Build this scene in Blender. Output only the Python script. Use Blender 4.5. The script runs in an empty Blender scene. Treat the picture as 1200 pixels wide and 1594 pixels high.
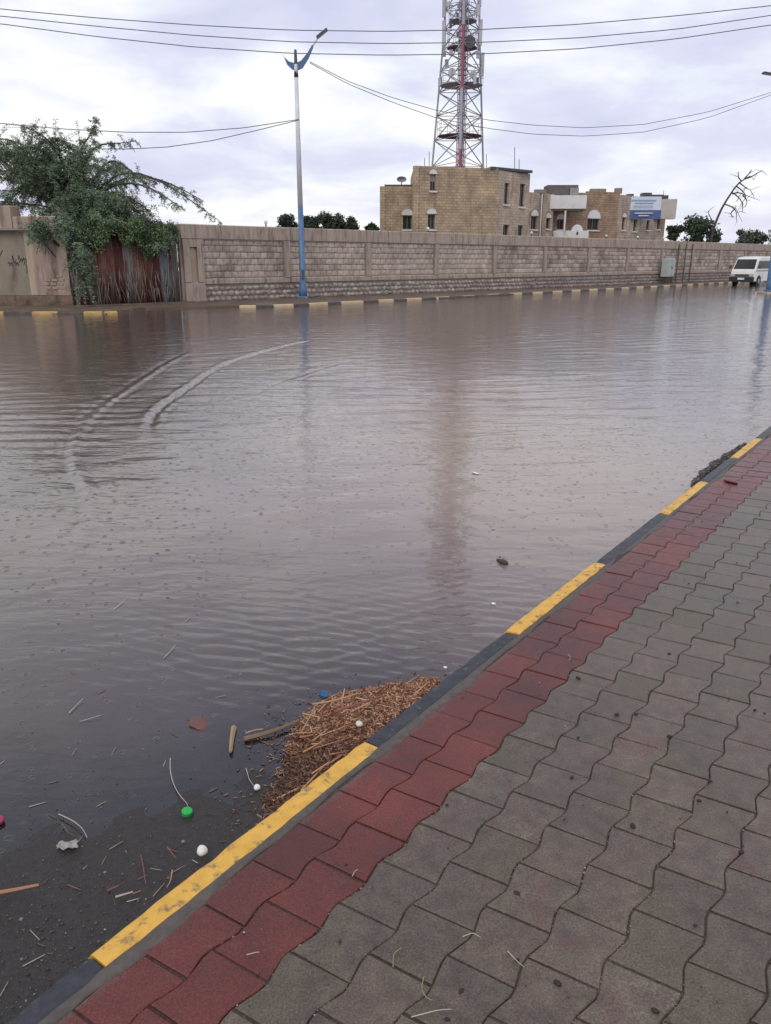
import bpy, math, random
import numpy as np
from mathutils import Vector, Matrix
random.seed(7); R = np.random.default_rng(7)
PI = math.pi
sc = bpy.context.scene
COL = sc.collection

# ------------------------------------------------------------ camera
H = 1.60; F = 1200.0; PITCH = math.atan((797-406)/F)
S_, C_ = math.sin(PITCH), math.cos(PITCH)
cd = bpy.data.cameras.new('camera'); cam = bpy.data.objects.new('camera', cd); COL.objects.link(cam)
cd.sensor_fit = 'HORIZONTAL'; cd.sensor_width = 36; cd.lens = 36.0
cd.clip_start = .05; cd.clip_end = 3000
cam.location = (0, 0, H); cam.rotation_euler = (PI/2-PITCH, 0, 0)
sc.camera = cam
sc.view_settings.view_transform = 'Standard'; sc.view_settings.look = 'None'
sc.view_settings.gamma = 1; sc.view_settings.use_curve_mapping = False
sc.view_settings.exposure = 0.0

# ------------------------------------------------------------ node helpers
def nodes_of(t):
    t.nodes.clear()
    def N(kind, inputs=None, **kw):
        n = t.nodes.new(kind)
        for k, v in kw.items(): setattr(n, k, v)
        for k, v in (inputs or {}).items():
            if hasattr(v, 'is_output'): t.links.new(v, n.inputs[k])
            else:
                if isinstance(v, tuple) and len(v) == 3 and n.inputs[k].type == 'RGBA': v = (*v, 1)
                n.inputs[k].default_value = v
        return n
    return N
def ramp(N, fac, stops):
    n = N('ShaderNodeValToRGB', {'Fac': fac}); e = n.color_ramp.elements
    while len(e) < len(stops): e.new(.5)
    for i, (p, c) in enumerate(stops):
        e[i].position = p; e[i].color = (*c, 1) if len(c) == 3 else c
    return n.outputs['Color']
def mixc(N, f, a, b, mode='MIX'):
    n = N('ShaderNodeMix', data_type='RGBA', blend_type=mode)
    t = n.id_data
    for k, v in ((0, f), (6, a), (7, b)):
        if hasattr(v, 'is_output'): t.links.new(v, n.inputs[k])
        else: n.inputs[k].default_value = (*v, 1) if isinstance(v, tuple) and len(v) == 3 else v
    return n.outputs[2]
def mth(N, op, a, b=0.0, c=0.0, clamp=False):
    return N('ShaderNodeMath', {0: a, 1: b, 2: c}, operation=op, use_clamp=clamp).outputs[0]

# ------------------------------------------------------------ world: overcast daylight
SUN_EL, SUN_ROT = math.radians(42), math.radians(200)
w = bpy.data.worlds.new('World'); sc.world = w; w.use_nodes = True
N = nodes_of(w.node_tree)
sky = N('ShaderNodeTexSky', sky_type='NISHITA', sun_disc=False, sun_elevation=SUN_EL, sun_rotation=SUN_ROT)
tc = N('ShaderNodeTexCoord'); sp = N('ShaderNodeSeparateXYZ', {0: tc.outputs['Generated']})
den = mth(N, 'ADD', mth(N, 'ABSOLUTE', sp.outputs[2]), .22)
cx = mth(N, 'DIVIDE', sp.outputs[0], den); cy = mth(N, 'DIVIDE', sp.outputs[1], den)
cv = N('ShaderNodeCombineXYZ', {0: cx, 1: cy, 2: 3.7})
n1 = N('ShaderNodeTexNoise', {'Vector': cv.outputs[0], 'Scale': 2.1, 'Detail': 8.0, 'Roughness': .50, 'Distortion': .25})
n2 = N('ShaderNodeTexNoise', {'Vector': cv.outputs[0], 'Scale': .55, 'Detail': 3.0, 'Roughness': .5})
f = mth(N, 'ADD', mth(N, 'MULTIPLY', n1.outputs[0], .62), mth(N, 'MULTIPLY', n2.outputs[0], .38))
cloud = ramp(N, f, [(.38, (6.8, 6.9, 9.0)), (.46, (7.8, 7.9, 9.7)), (.51, (8.9, 9.2, 10.2)), (.57, (10.8, 10.8, 10.6))])
hz = ramp(N, mth(N, 'ABSOLUTE', sp.outputs[2]), [(0.0, (1, 1, 1)), (.16, (0, 0, 0))])
cloud = mixc(N, mth(N, 'MULTIPLY', hz, .45), cloud, (9.2, 9.3, 10.0))
col = mixc(N, .93, sky.outputs[0], cloud)
bg = N('ShaderNodeBackground', {'Color': col, 'Strength': .1})
N('ShaderNodeOutputWorld', {'Surface': bg.outputs[0]})
sd = bpy.data.lights.new('sun', 'SUN'); sd.energy = 1.0; sd.angle = math.radians(35); sd.color = (1, .96, .9)
so = bpy.data.objects.new('sun', sd); COL.objects.link(so)
so.rotation_euler = (PI/2-SUN_EL, 0, PI-SUN_ROT)  # light from behind and left of the view

# ------------------------------------------------------------ geometry helpers
def at(px, py, z=0.0):
    """point of the level z seen at that spot of the photograph (survey helper)"""
    x = (px-600)/F; y = (py-797)/F; t = (H-z)/(S_+C_*y)
    return np.array([x*t, (C_-S_*y)*t, z])
def atY(px, py, Y):
    x = (px-600)/F; y = (py-797)/F; t = Y/(C_-S_*y)
    return np.array([x*t, Y, H-t*(S_+C_*y)])
def proj(X, Y, Z):
    d = Y*C_-(Z-H)*S_; u = Y*S_+(Z-H)*C_
    return 600+F*X/d, 797-F*u/d
def link(name, me, mat=None, parent=None):
    o = bpy.data.objects.new(name, me); COL.objects.link(o)
    if mat is not None and not me.materials: me.materials.append(mat)
    if parent is not None: o.parent = parent
    return o
def tag(o, label=None, cat=None, group=None, kind=None):
    for k, v in (('label', label), ('category', cat), ('group', group), ('kind', kind)):
        if v: o[k] = v
    return o
def empty(name, loc=(0, 0, 0), rz=0.0):
    o = bpy.data.objects.new(name, None); COL.objects.link(o); o.location = loc; o.rotation_euler = (0, 0, rz)
    o.empty_display_size = .2
    return o
def fastmesh(name, V, Fa, mat, parent=None, colors=None, smooth=False, tri=False):
    """V (n,3), Fa (m,k) arrays"""
    me = bpy.data.meshes.new(name)
    V = np.asarray(V, dtype=np.float32); Fa = np.asarray(Fa, dtype=np.int32)
    m, k = Fa.shape
    me.vertices.add(len(V)); me.vertices.foreach_set('co', V.ravel())
    me.loops.add(m*k); me.loops.foreach_set('vertex_index', Fa.ravel())
    me.polygons.add(m); me.polygons.foreach_set('loop_start', np.arange(m, dtype=np.int32)*k)
    me.polygons.foreach_set('loop_total', np.full(m, k, dtype=np.int32))
    me.update(calc_edges=True)
    if colors is not None:
        a = me.color_attributes.new('tint', 'FLOAT_COLOR', 'POINT')
        c = np.ones((len(V), 4), dtype=np.float32); c[:, :3] = colors; a.data.foreach_set('color', c.ravel())
    if smooth: me.polygons.foreach_set('use_smooth', np.ones(m, dtype=bool))
    return link(name, me, mat, parent)
class MB:
    def __init__(s): s.v = []; s.f = []; s.uv = None
    def add(s, vs, fs):
        o = len(s.v); s.v += [tuple(map(float, p)) for p in vs]; s.f += [tuple(i+o for i in q) for q in fs]; return s
    def box(s, c, d, rz=0.0, M=None, bev=0.0):
        hx, hy, hz = d[0]/2, d[1]/2, d[2]/2
        if bev:
            b = bev; vs = []
            for z, q in ((-hz, 0), (hz-b, 0), (hz, b)):
                vs += [(-hx+q, -hy+q, z), (hx-q, -hy+q, z), (hx-q, hy-q, z), (-hx+q, hy-q, z)]
            fs = [(3, 2, 1, 0), (8, 9, 10, 11)]
            for l in (0, 4):
                for i in range(4): j = (i+1) % 4; fs.append((l+i, l+j, l+4+j, l+4+i))
        else:
            vs = [(x, y, z) for z in (-hz, hz) for x, y in ((-hx, -hy), (hx, -hy), (hx, hy), (-hx, hy))]
            fs = [(3, 2, 1, 0), (4, 5, 6, 7)]+[(i, (i+1) % 4, 4+(i+1) % 4, 4+i) for i in range(4)]
        m = (M or Matrix.Rotation(rz, 3, 'Z'))
        return s.add([m @ Vector(p)+Vector(c) for p in vs], fs)
    def tube(s, pts, rad, n=6, cap=True):
        pts = [Vector(p) for p in pts]
        if not hasattr(rad, '__len__'): rad = [rad]*len(pts)
        vs = []; fs = []; up = None
        for i, p in enumerate(pts):
            d = (pts[min(i+1, len(pts)-1)]-pts[max(i-1, 0)]).normalized()
            if up is None: up = d.orthogonal().normalized()
            up = (up-d*up.dot(d))
            up = up.normalized() if up.length > 1e-6 else d.orthogonal().normalized()
            q = d.cross(up)
            for k in range(n):
                a = 2*PI*k/n; vs.append(p+(up*math.cos(a)+q*math.sin(a))*rad[i])
        for i in range(len(pts)-1):
            for k in range(n):
                j = (k+1) % n; fs.append((i*n+k, i*n+j, (i+1)*n+j, (i+1)*n+k))
        if cap: fs += [tuple(range(n))[::-1], tuple((len(pts)-1)*n+k for k in range(n))]
        return s.add(vs, fs)
    def prism(s, poly, z0, z1):
        n = len(poly)
        return s.add([(x, y, z) for z in (z0, z1) for x, y in poly],
                     [tuple(range(n))[::-1], tuple(range(n, 2*n))]+[(i, (i+1) % n, n+(i+1) % n, n+i) for i in range(n)])
    def ball(s, c, r, nu=10, nv=7):
        if not hasattr(r, '__len__'): r = (r, r, r)
        vs = [(c[0], c[1], c[2]-r[2])]
        for j in range(1, nv):
            a = -PI/2+PI*j/nv
            for i in range(nu):
                b = 2*PI*i/nu; vs.append((c[0]+r[0]*math.cos(a)*math.cos(b), c[1]+r[1]*math.cos(a)*math.sin(b), c[2]+r[2]*math.sin(a)))
        vs.append((c[0], c[1], c[2]+r[2])); L = len(vs)-1; fs = []
        for i in range(nu):
            j = (i+1) % nu; fs.append((0, 1+j, 1+i)); fs.append((L, L-nu+i, L-nu+j))
            for q in range(nv-2): fs.append((1+q*nu+i, 1+q*nu+j, 1+(q+1)*nu+j, 1+(q+1)*nu+i))
        return s.add(vs, fs)
    def mesh(s, name, smooth=False):
        me = bpy.data.meshes.new(name); me.from_pydata(s.v, [], s.f); me.update()
        if smooth: me.polygons.foreach_set('use_smooth', [True]*len(me.polygons))
        return me
    def build(s, name, mat, parent=None, smooth=False): return link(name, s.mesh(name, smooth), mat, parent)
BOXF = np.array([(3, 2, 1, 0), (4, 5, 6, 7), (0, 1, 5, 4), (1, 2, 6, 5), (2, 3, 7, 6), (3, 0, 4, 7)])
def unit(a): return a/np.maximum(np.linalg.norm(a, axis=1, keepdims=True), 1e-9)
def frames(d, roll=None):
    d = unit(d); up = np.tile(np.array([0, 0, 1.0]), (len(d), 1)); up[np.abs(d[:, 2]) > .95] = (1, 0, 0)
    a = unit(np.cross(up, d)); b = np.cross(d, a)
    if roll is not None:
        c, s = np.cos(roll)[:, None], np.sin(roll)[:, None]; a, b = a*c+b*s, b*c-a*s
    return d, a, b
def sticks(p, d, L, W, T, cols, name, mat, parent=None, roll=None):
    d, a, b = frames(d, roll); n = len(p)
    sgn = [(-1, -1, -1), (1, -1, -1), (1, 1, -1), (-1, 1, -1), (-1, -1, 1), (1, -1, 1), (1, 1, 1), (-1, 1, 1)]
    V = np.stack([p+d*(L*x/2)[:, None]+a*(W*y/2)[:, None]+b*(T*z/2)[:, None] for x, y, z in sgn], 1).reshape(-1, 3)
    Fa = (BOXF[None]+8*np.arange(n)[:, None, None]).reshape(-1, 4)
    return fastmesh(name, V, Fa, mat, parent, None if cols is None else np.repeat(cols, 8, 0))
OCT = np.array([(0, 2, 4), (2, 1, 4), (1, 3, 4), (3, 0, 4), (2, 0, 5), (1, 2, 5), (3, 1, 5), (0, 3, 5)])
def pebbles(p, r, cols, name, mat, parent=None, flat=.6):
    n = len(p); a = R.uniform(0, 2*PI, n); c, s = np.cos(a), np.sin(a)
    dirs = [(1, 0, 0), (-1, 0, 0), (0, 1, 0), (0, -1, 0), (0, 0, flat), (0, 0, -flat)]
    V = []
    for x, y, z in dirs:
        k = r*R.uniform(.65, 1.25, n); V.append(p+np.stack([(x*c-y*s)*k, (x*s+y*c)*k, z*k], 1))
    V = np.stack(V, 1).reshape(-1, 3); Fa = (OCT[None]+6*np.arange(n)[:, None, None]).reshape(-1, 3)
    return fastmesh(name, V, Fa, mat, parent, None if cols is None else np.repeat(cols, 6, 0))
def leaves(p, d, L, W, cols, name, mat, parent=None):
    n = len(p); d, a, b = frames(d, R.uniform(0, 2*PI, n))
    V = np.stack([p, p+d*(L*.5)[:, None]+a*(W*.5)[:, None], p+d*L[:, None], p+d*(L*.5)[:, None]-a*(W*.5)[:, None]], 1).reshape(-1, 3)
    return fastmesh(name, V, np.arange(4*n).reshape(-1, 4), mat, parent, np.repeat(cols, 4, 0))
def inpoly(x, y, P):
    r = np.zeros(len(x), bool); n = len(P)
    for i in range(n):
        x1, y1 = P[i][:2]; x2, y2 = P[(i+1) % n][:2]
        c = ((y1 > y) != (y2 > y)) & (x < (x2-x1)*(y-y1)/(y2-y1+1e-12)+x1); r ^= c
    return r
def segdist(x, y, P):
    best = np.full(x.shape, 1e9); side = np.zeros(x.shape)
    for i in range(len(P)-1):
        ax, ay = P[i][:2]; bx, by = P[i+1][:2]; dx, dy = bx-ax, by-ay; L = dx*dx+dy*dy
        t = np.clip(((x-ax)*dx+(y-ay)*dy)/L, 0, 1)
        ex, ey = x-(ax+t*dx), y-(ay+t*dy); d = np.hypot(ex, ey)
        sg = np.sign(dx*ey-dy*ex); m = d < best
        best = np.where(m, d, best); side = np.where(m, sg, side)
    return best, side

# ------------------------------------------------------------ materials
MATS = {}
def M(name, c1, c2=None, rough=.7, scale=8.0, bump=0.0, bscale=60.0, spec=.4, c3=None, s3=1.5, f3=(.5, .65), tint=False, metal=0.0, detail=5.0, rv=0.0, rnd=0.0, stretch=(1, 1, 1), bdist=.004):
    if name in MATS: return MATS[name]
    m = bpy.data.materials.new(name); m.use_nodes = True; N = nodes_of(m.node_tree)
    g = N('ShaderNodeNewGeometry'); mp = N('ShaderNodeMapping', {'Vector': g.outputs['Position'], 'Scale': stretch})
    P = mp.outputs[0]
    n1 = N('ShaderNodeTexNoise', {'Vector': P, 'Scale': scale, 'Detail': detail, 'Roughness': .6})
    c2 = c2 or tuple(v*.8 for v in c1)
    col = ramp(N, n1.outputs[0], [(.32, c1), (.68, c2)])
    if c3:
        n3 = N('ShaderNodeTexNoise', {'Vector': P, 'Scale': s3, 'Detail': 6.0, 'Roughness': .65})
        col = mixc(N, ramp(N, n3.outputs[0], [(f3[0], (0, 0, 0)), (f3[1], (1, 1, 1))]), col, c3)
    if tint:
        a = N('ShaderNodeVertexColor', layer_name='tint'); col = mixc(N, 1.0, col, a.outputs[0], 'MULTIPLY')
    if rnd:
        oi = N('ShaderNodeObjectInfo'); v = mth(N, 'MULTIPLY_ADD', oi.outputs['Random'], rnd, 1-rnd/2)
        cb = N('ShaderNodeCombineColor', {0: v, 1: v, 2: v}); col = mixc(N, 1.0, col, cb.outputs[0], 'MULTIPLY')
    ins = {'Base Color': col, 'Roughness': rough, 'Specular IOR Level': spec, 'Metallic': metal}
    if rv: ins['Roughness'] = mth(N, 'MULTIPLY_ADD', n1.outputs[0], rv, rough-rv/2)
    if bump:
        nb = N('ShaderNodeTexNoise', {'Vector': P, 'Scale': bscale, 'Detail': 6.0, 'Roughness': .65})
        ins['Normal'] = N('ShaderNodeBump', {'Height': nb.outputs[0], 'Strength': bump, 'Distance': bdist}).outputs[0]
    b = N('ShaderNodeBsdfPrincipled', ins)
    N('ShaderNodeOutputMaterial', {'Surface': b.outputs[0]})
    MATS[name] = m; return m

def paver_material(name, red):
    m = bpy.data.materials.new(name); m.use_nodes = True; N = nodes_of(m.node_tree)
    g = N('ShaderNodeNewGeometry'); P = g.outputs['Position']
    oi = N('ShaderNodeObjectInfo'); at_ = N('ShaderNodeVertexColor', layer_name='tint')
    sx = N('ShaderNodeSeparateColor', {0: at_.outputs[0]})
    rv = mth(N, 'FRACT', mth(N, 'ADD', oi.outputs['Random'], sx.outputs[0]))
    fine = N('ShaderNodeTexNoise', {'Vector': P, 'Scale': 190.0, 'Detail': 5.0, 'Roughness': .75})
    mid = N('ShaderNodeTexNoise', {'Vector': P, 'Scale': 22.0, 'Detail': 5.0, 'Roughness': .6})
    big = N('ShaderNodeTexNoise', {'Vector': P, 'Scale': 2.6, 'Detail': 4.0, 'Roughness': .55})
    blot = N('ShaderNodeTexNoise', {'Vector': N('ShaderNodeVectorMath', {0: P, 1: (13., 7., 2.)}, operation='ADD').outputs[0], 'Scale': 9.0, 'Detail': 3.0, 'Roughness': .5})
    if red:
        base = ramp(N, big.outputs[0], [(.35, (.082, .013, .009)), (.65, (.122, .022, .015))])
        dust = mixc(N, ramp(N, mid.outputs[0], [(.56, (0, 0, 0)), (.85, (.8, .8, .8))]), base, (.085, .042, .034))
        # the cement slurry swept over the paint along the kerb
        Q = N('ShaderNodeVectorMath', {0: P, 1: (UN[0], UN[1], 0.)}, operation='DOT_PRODUCT').outputs[1]
        t = mth(N, 'SUBTRACT', Q, T0)
        ed = mth(N, 'MULTIPLY_ADD', mid.outputs[0], .075, mth(N, 'MULTIPLY_ADD', big.outputs[0], .05, -.008))
        k = mth(N, 'SUBTRACT', t, ed)
        wear = ramp(N, mth(N, 'MULTIPLY_ADD', k, 13.0, .5, clamp=True), [(.10, (1, 1, 1)), (.62, (0, 0, 0))])
        colr = mixc(N, mth(N, 'MULTIPLY', wear, .85), dust, (.095, .078, .068))
    else:
        base = ramp(N, mid.outputs[0], [(.30, (.066, .049, .037)), (.70, (.122, .094, .070))])
        pinkf = mth(N, 'MULTIPLY', ramp(N, blot.outputs[0], [(.50, (0, 0, 0)), (.68, (1, 1, 1))]), ramp(N, rv, [(.35, (0, 0, 0)), (.90, (.6, .6, .6))]))
        b2 = mixc(N, pinkf, base, (.098, .046, .042))
        grn = mth(N, 'MULTIPLY', ramp(N, big.outputs[0], [(.46, (0, 0, 0)), (.62, (.5, .5, .5))]), ramp(N, rv, [(.05, (1, 1, 1)), (.6, (0, 0, 0))]))
        colr = mixc(N, grn, b2, (.080, .068, .036))
    v = mth(N, 'MULTIPLY', mth(N, 'MULTIPLY_ADD', rv, .22, .89), mth(N, 'MULTIPLY_ADD', big.outputs[0], 1.0, .5))
    colr = mixc(N, 1.0, colr, N('ShaderNodeCombineColor', {0: v, 1: v, 2: v}).outputs[0], 'MULTIPLY')
    gr = ramp(N, fine.outputs[0], [(.30, (.35, .35, .35)), (.48, (.95, .95, .95)), (.70, (1.9, 1.86, 1.8))])
    colr = mixc(N, 1.0, colr, gr, 'MULTIPLY')
    rough = mth(N, 'MULTIPLY_ADD', big.outputs[0], .34, mth(N, 'MULTIPLY_ADD', mid.outputs[0], .36, .0))
    bp = N('ShaderNodeBump', {'Height': mth(N, 'ADD', fine.outputs[0], mth(N, 'MULTIPLY', mid.outputs[0], .8)), 'Strength': .8, 'Distance': .0022})
    b = N('ShaderNodeBsdfPrincipled', {'Base Color': colr, 'Roughness': rough, 'Normal': bp.outputs[0], 'Specular IOR Level': .5})
    N('ShaderNodeOutputMaterial', {'Surface': b.outputs[0]})
    return m

# kerb line of the near pavement: origin, direction along, direction towards the pavement
KO = np.array([-.03, 2.15]); KA = math.radians(53.6)
US = np.array([math.cos(KA), math.sin(KA)]); UN = np.array([math.sin(KA), -math.cos(KA)]); T0 = float(KO @ UN)
def kp(s, t, z): q = KO+US*s+UN*t; return (q[0], q[1], z)
PZ = .10; WZ = .03           # pavement level, water level
red_m = paver_material('red_paver', True); grey_m = paver_material('grey_paver', False)
sand = M('joint_sand', (.036, .030, .025), (.10, .085, .072), rough=.75, scale=140, bump=.8, bscale=220, bdist=.003, c3=(.16, .14, .125), s3=300, f3=(.62, .7))
asphalt = M('wet_asphalt', (.019, .016, .015), (.040, .034, .031), rough=.5, scale=70, bump=.9, bscale=120, bdist=.006, c3=(.11, .10, .092), s3=170, f3=(.62, .70), spec=.4, rv=.3)
mortar = M('kerb_mortar', (.115, .095, .083), (.070, .057, .050), rough=.6, scale=30, bump=.7, bscale=130, bdist=.003, c3=(.08, .07, .06), s3=9, f3=(.55, .7))
yellow = M('yellow_kerb_paint', (.74, .43, .075), (.60, .33, .05), rough=.5, scale=18, bump=.5, bscale=90, bdist=.003, c3=(.22, .14, .07), s3=22, f3=(.54, .66), detail=8.0)
black = M('black_kerb_paint', (.016, .018, .026), (.045, .048, .058), rough=.45, scale=25, bump=.9, bscale=110, bdist=.004, c3=(.15, .14, .13), s3=30, f3=(.60, .70), detail=8.0)
soil = M('wet_soil', (.13, .085, .06), (.085, .058, .042), rough=.6, scale=3, bump=.6, bscale=14, bdist=.03, c3=(.17, .13, .10), s3=1.2)
far_y = M('faded_yellow_paint', (.60, .46, .26), (.45, .32, .18), rough=.6, scale=6, c3=(.5, .45, .36), s3=3)
far_b = M('faded_black_paint', (.06, .05, .047), (.11, .09, .08), rough=.6, scale=6)
plaster = M('stained_plaster', (.41, .32, .265), (.26, .19, .15), rough=.8, scale=1.6, bump=.4, bscale=20, c3=(.12, .085, .07), s3=1.2, f3=(.5, .68), stretch=(2.5, 2.5, .5))
plaster_grey = M('grey_plaster', (.21, .175, .135), (.27, .23, .18), rough=.85, scale=2, bump=.3, bscale=20, c3=(.13, .10, .08), s3=1.0, f3=(.55, .7), stretch=(1.5, 1.5, .6))
coping = M('streaked_coping', (.44, .36, .30), (.32, .25, .205), rough=.8, scale=2, bump=.4, bscale=20, c3=(.16, .11, .09), s3=3.0, f3=(.50, .70), stretch=(2.2, 2.2, .35))
core_m = M('wall_mortar', (.30, .25, .215), (.22, .18, .155), rough=.85, scale=4, bump=.3, bscale=30)
block_m = M('sandstone_block', (.50, .42, .355), (.38, .31, .26), rough=.85, scale=3.5, bump=.7, bscale=26, bdist=.02, c3=(.24, .19, .155), s3=.7, f3=(.46, .66), rnd=.35, tint=True)
rubble_m = M('rubble_stone', (.44, .38, .34), (.30, .26, .235), rough=.85, scale=6, bump=.8, bscale=26, bdist=.02, c3=(.17, .14, .12), s3=2.5, f3=(.54, .68), rnd=.6, tint=True)
steel = M('galvanised_steel', (.30, .31, .33), (.22, .23, .25), rough=.5, scale=3, metal=.3)
white_p = M('white_pole_paint', (.72, .74, .78), (.60, .62, .66), rough=.4, scale=2)
blue_p = M('blue_pole_paint', (.07, .14, .27), (.10, .19, .33), rough=.45, scale=6, c3=(.45, .47, .5), s3=7, f3=(.68, .72))
dark_m = M('dark_metal', (.05, .055, .06), (.08, .085, .09), rough=.5, scale=9)
glass_m = M('window_glass', (.022, .023, .026), (.045, .045, .047), rough=.3, scale=1.5, spec=.25)
white_m = M('white_render', (.72, .71, .70), (.62, .60, .58), rough=.7, scale=1.5, c3=(.45, .41, .38), s3=.9, f3=(.58, .75))
bark = M('grey_bark', (.11, .085, .065), (.06, .045, .036), rough=.9, scale=12, bump=.8, bscale=40, bdist=.02)
leaf_m = M('leaf_green', (.85, .85, .85), (1.1, 1.1, 1.1), rough=.55, scale=3, tint=True)
litter = M('plant_litter', (.9, .9, .9), (1.1, 1.1, 1.1), rough=.6, scale=40, tint=True)
wire_m = M('cable_rubber', (.17, .17, .19), rough=.6)
rust = M('rusty_iron', (.12, .036, .032), (.065, .024, .022), rough=.75, scale=2.2, bump=.4, bscale=25, c3=(.22, .12, .075), s3=2.6, f3=(.54, .66), stretch=(2, 2, .5), rnd=.5)
rust_brown = M('brown_rusty_iron', (.11, .058, .042), (.18, .11, .085), rough=.75, scale=2.2, bump=.4, bscale=25, c3=(.13, .03, .025), s3=2.0, f3=(.5, .62), stretch=(2, 2, .5), rnd=.5)
tin = M('blue_grey_tin', (.21, .26, .29), (.15, .18, .20), rough=.6, scale=3, c3=(.13, .06, .045), s3=2.6, f3=(.55, .66), stretch=(2, 2, .5), rnd=.4)

# ------------------------------------------------------------ ground, road, water
gm = MB().add([(-900, -900, -.35), (900, -900, -.35), (900, 1500, -.35), (-900, 1500, -.35)], [(0, 1, 2, 3)])
tag(gm.build('ground', soil), kind='structure')
SH = [at(-700, 1440, WZ)[:2], at(0, 1335, WZ)[:2], at(230, 1275, WZ)[:2], at(420, 1235, WZ)[:2], at(545, 1180, WZ)[:2]]
SH[-1] = KO+US*(-.05)+UN*(-.06)
def wob(x, y):
    return .5*np.sin(3.1*x+1.7*y+.5)+.3*np.sin(7.3*x-5.1*y)+.2*np.sin(13.7*x+9.3*y+2)
def road_z(x, y):
    """asphalt height: just above the water by the shore at the lower left, falling away from it"""
    d, sd_ = segdist(x, y, [(-20.0, 2.6)]+SH)
    # side > 0 : left of the shoreline direction (the flooded side)
    out = np.where(sd_ > 0, d, -d)
    out = out+.10*wob(x, y)
    t = (x-KO[0])*UN[0]+(y-KO[1])*UN[1]; s = (x-KO[0])*US[0]+(y-KO[1])*US[1]
    z = WZ+.001-np.clip(out, -.6, 0)*.02-np.clip(out, 0, .35)*.014-np.clip(out-.35, 0, 4)*.035
    z = np.maximum(z, WZ-.10)
    return z+.0015*wob(x*9, y*9)
rx = np.concatenate([np.linspace(-60, -3, 40), np.linspace(-2.9, 2, 140), np.linspace(2.2, 110, 60)])
ry = np.concatenate([np.linspace(-6, .4, 14), np.linspace(.45, 5, 140), np.linspace(5.2, 160, 60)])
gx, gy = np.meshgrid(rx, ry); gz = road_z(gx, gy)
def gridf(nr, nc):
    i = np.arange(nr-1)[:, None]*nc+np.arange(nc-1)[None]
    return np.stack([i, i+1, i+nc+1, i+nc], -1).reshape(-1, 4)
tag(fastmesh('road', np.stack([gx, gy, gz], -1).reshape(-1, 3), gridf(*gx.shape), asphalt, smooth=True), kind='structure')

# water sheet with the wakes, swell and rain-pocked skin
def ripple_height(x, y):
    r = np.hypot(x, y); h = np.zeros_like(x)
    rng = np.random.default_rng(3)
    for i in range(26):
        lam = .09*1.16**i if i < 16 else rng.uniform(.25, .9)
        a = rng.normal(PI/2+.25, .42); amp = .0012*lam**.75*rng.uniform(.6, 1.3)
        ph = rng.uniform(0, 2*PI); k = 2*PI/lam
        env = .5+.5*np.sin(x*rng.uniform(.2, 1.1)+y*rng.uniform(.15, .8)+rng.uniform(0, 6))
        fade = np.clip(1.6-r*.004/lam*2.2, 0, 1)
        h += amp*env*fade*np.sin(k*(x*math.cos(a)+y*math.sin(a))+ph+1.1*np.sin(.7*x+.9*y+i))
    return h
ratio = 1.0042; ys = [.75]
while ys[-1] < 34: ys.append(ys[-1]*ratio)
while ys[-1] < 190: ys.append(ys[-1]*1.03)
ys = np.array(ys); ks = np.concatenate([np.linspace(-3.2, -.86, 30), np.linspace(-.84, .84, 430), np.linspace(.86, 3.2, 30)])
wx = ks[None]*(ys[:, None]*.72+.35); wy = np.repeat(ys[:, None], len(ks), 1)
calm = np.clip((wy-1.7)/3.5, .12, 1)
wh = ripple_height(wx, wy)*calm
def ridge(pts, amp, sig, asym=.6):
    global wh
    P = [at(a, b, WZ)[:2] for a, b in pts]
    d, sd_ = segdist(wx, wy, P)
    m = np.hypot(wx-P[0][0], wy-P[0][1]); sgd = d*sd_
    s_ = sig*(1+.0*m)
    e1 = np.hypot(wx-P[-1][0], wy-P[-1][1]); tp_ = np.clip(np.minimum(m, e1)/1.2, 0, 1)
    wh += .22*amp*tp_*np.exp(-(sgd/(4.5*s_))**2)*np.cos(2*PI*sgd/(3.1*s_)+.8*np.sin(wx*4+wy*5))*(.6+.4*np.sin(wx*5.3-wy*2.1))
    wh += amp*tp_*(np.exp(-(sgd/s_)**2)-asym*np.exp(-((sgd+1.9*s_)/(1.3*s_))**2))
ridge([(300, 546), (262, 566), (215, 596), (165, 630), (135, 656), (120, 680), (115, 704), (122, 735), (140, 765), (143, 800), (132, 835), (118, 865)], .012, .050)
ridge([(500, 527), (450, 537), (400, 550), (352, 566), (320, 585), (290, 607), (258, 628), (237, 648), (232, 668), (243, 688)], -.014, .046)
ridge([(40, 716), (110, 714), (180, 711), (252, 704)], .010, .035)
ridge([(120, 686), (180, 687), (240, 689), (290, 689)], -.006, .035)
ridge([(1195, 545), (1100, 549), (985, 552), (900, 550)], -.014, .07)
ridge([(560, 560), (500, 577), (440, 597), (400, 618)], .006, .05)
for k, yy in enumerate((590, 603, 614, 626, 639)):
    ridge([(330+20*k, yy+4), (560, yy+5), (760, yy+2), (900, yy-5), (1030, yy-16)], .0075, .030)
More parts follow.
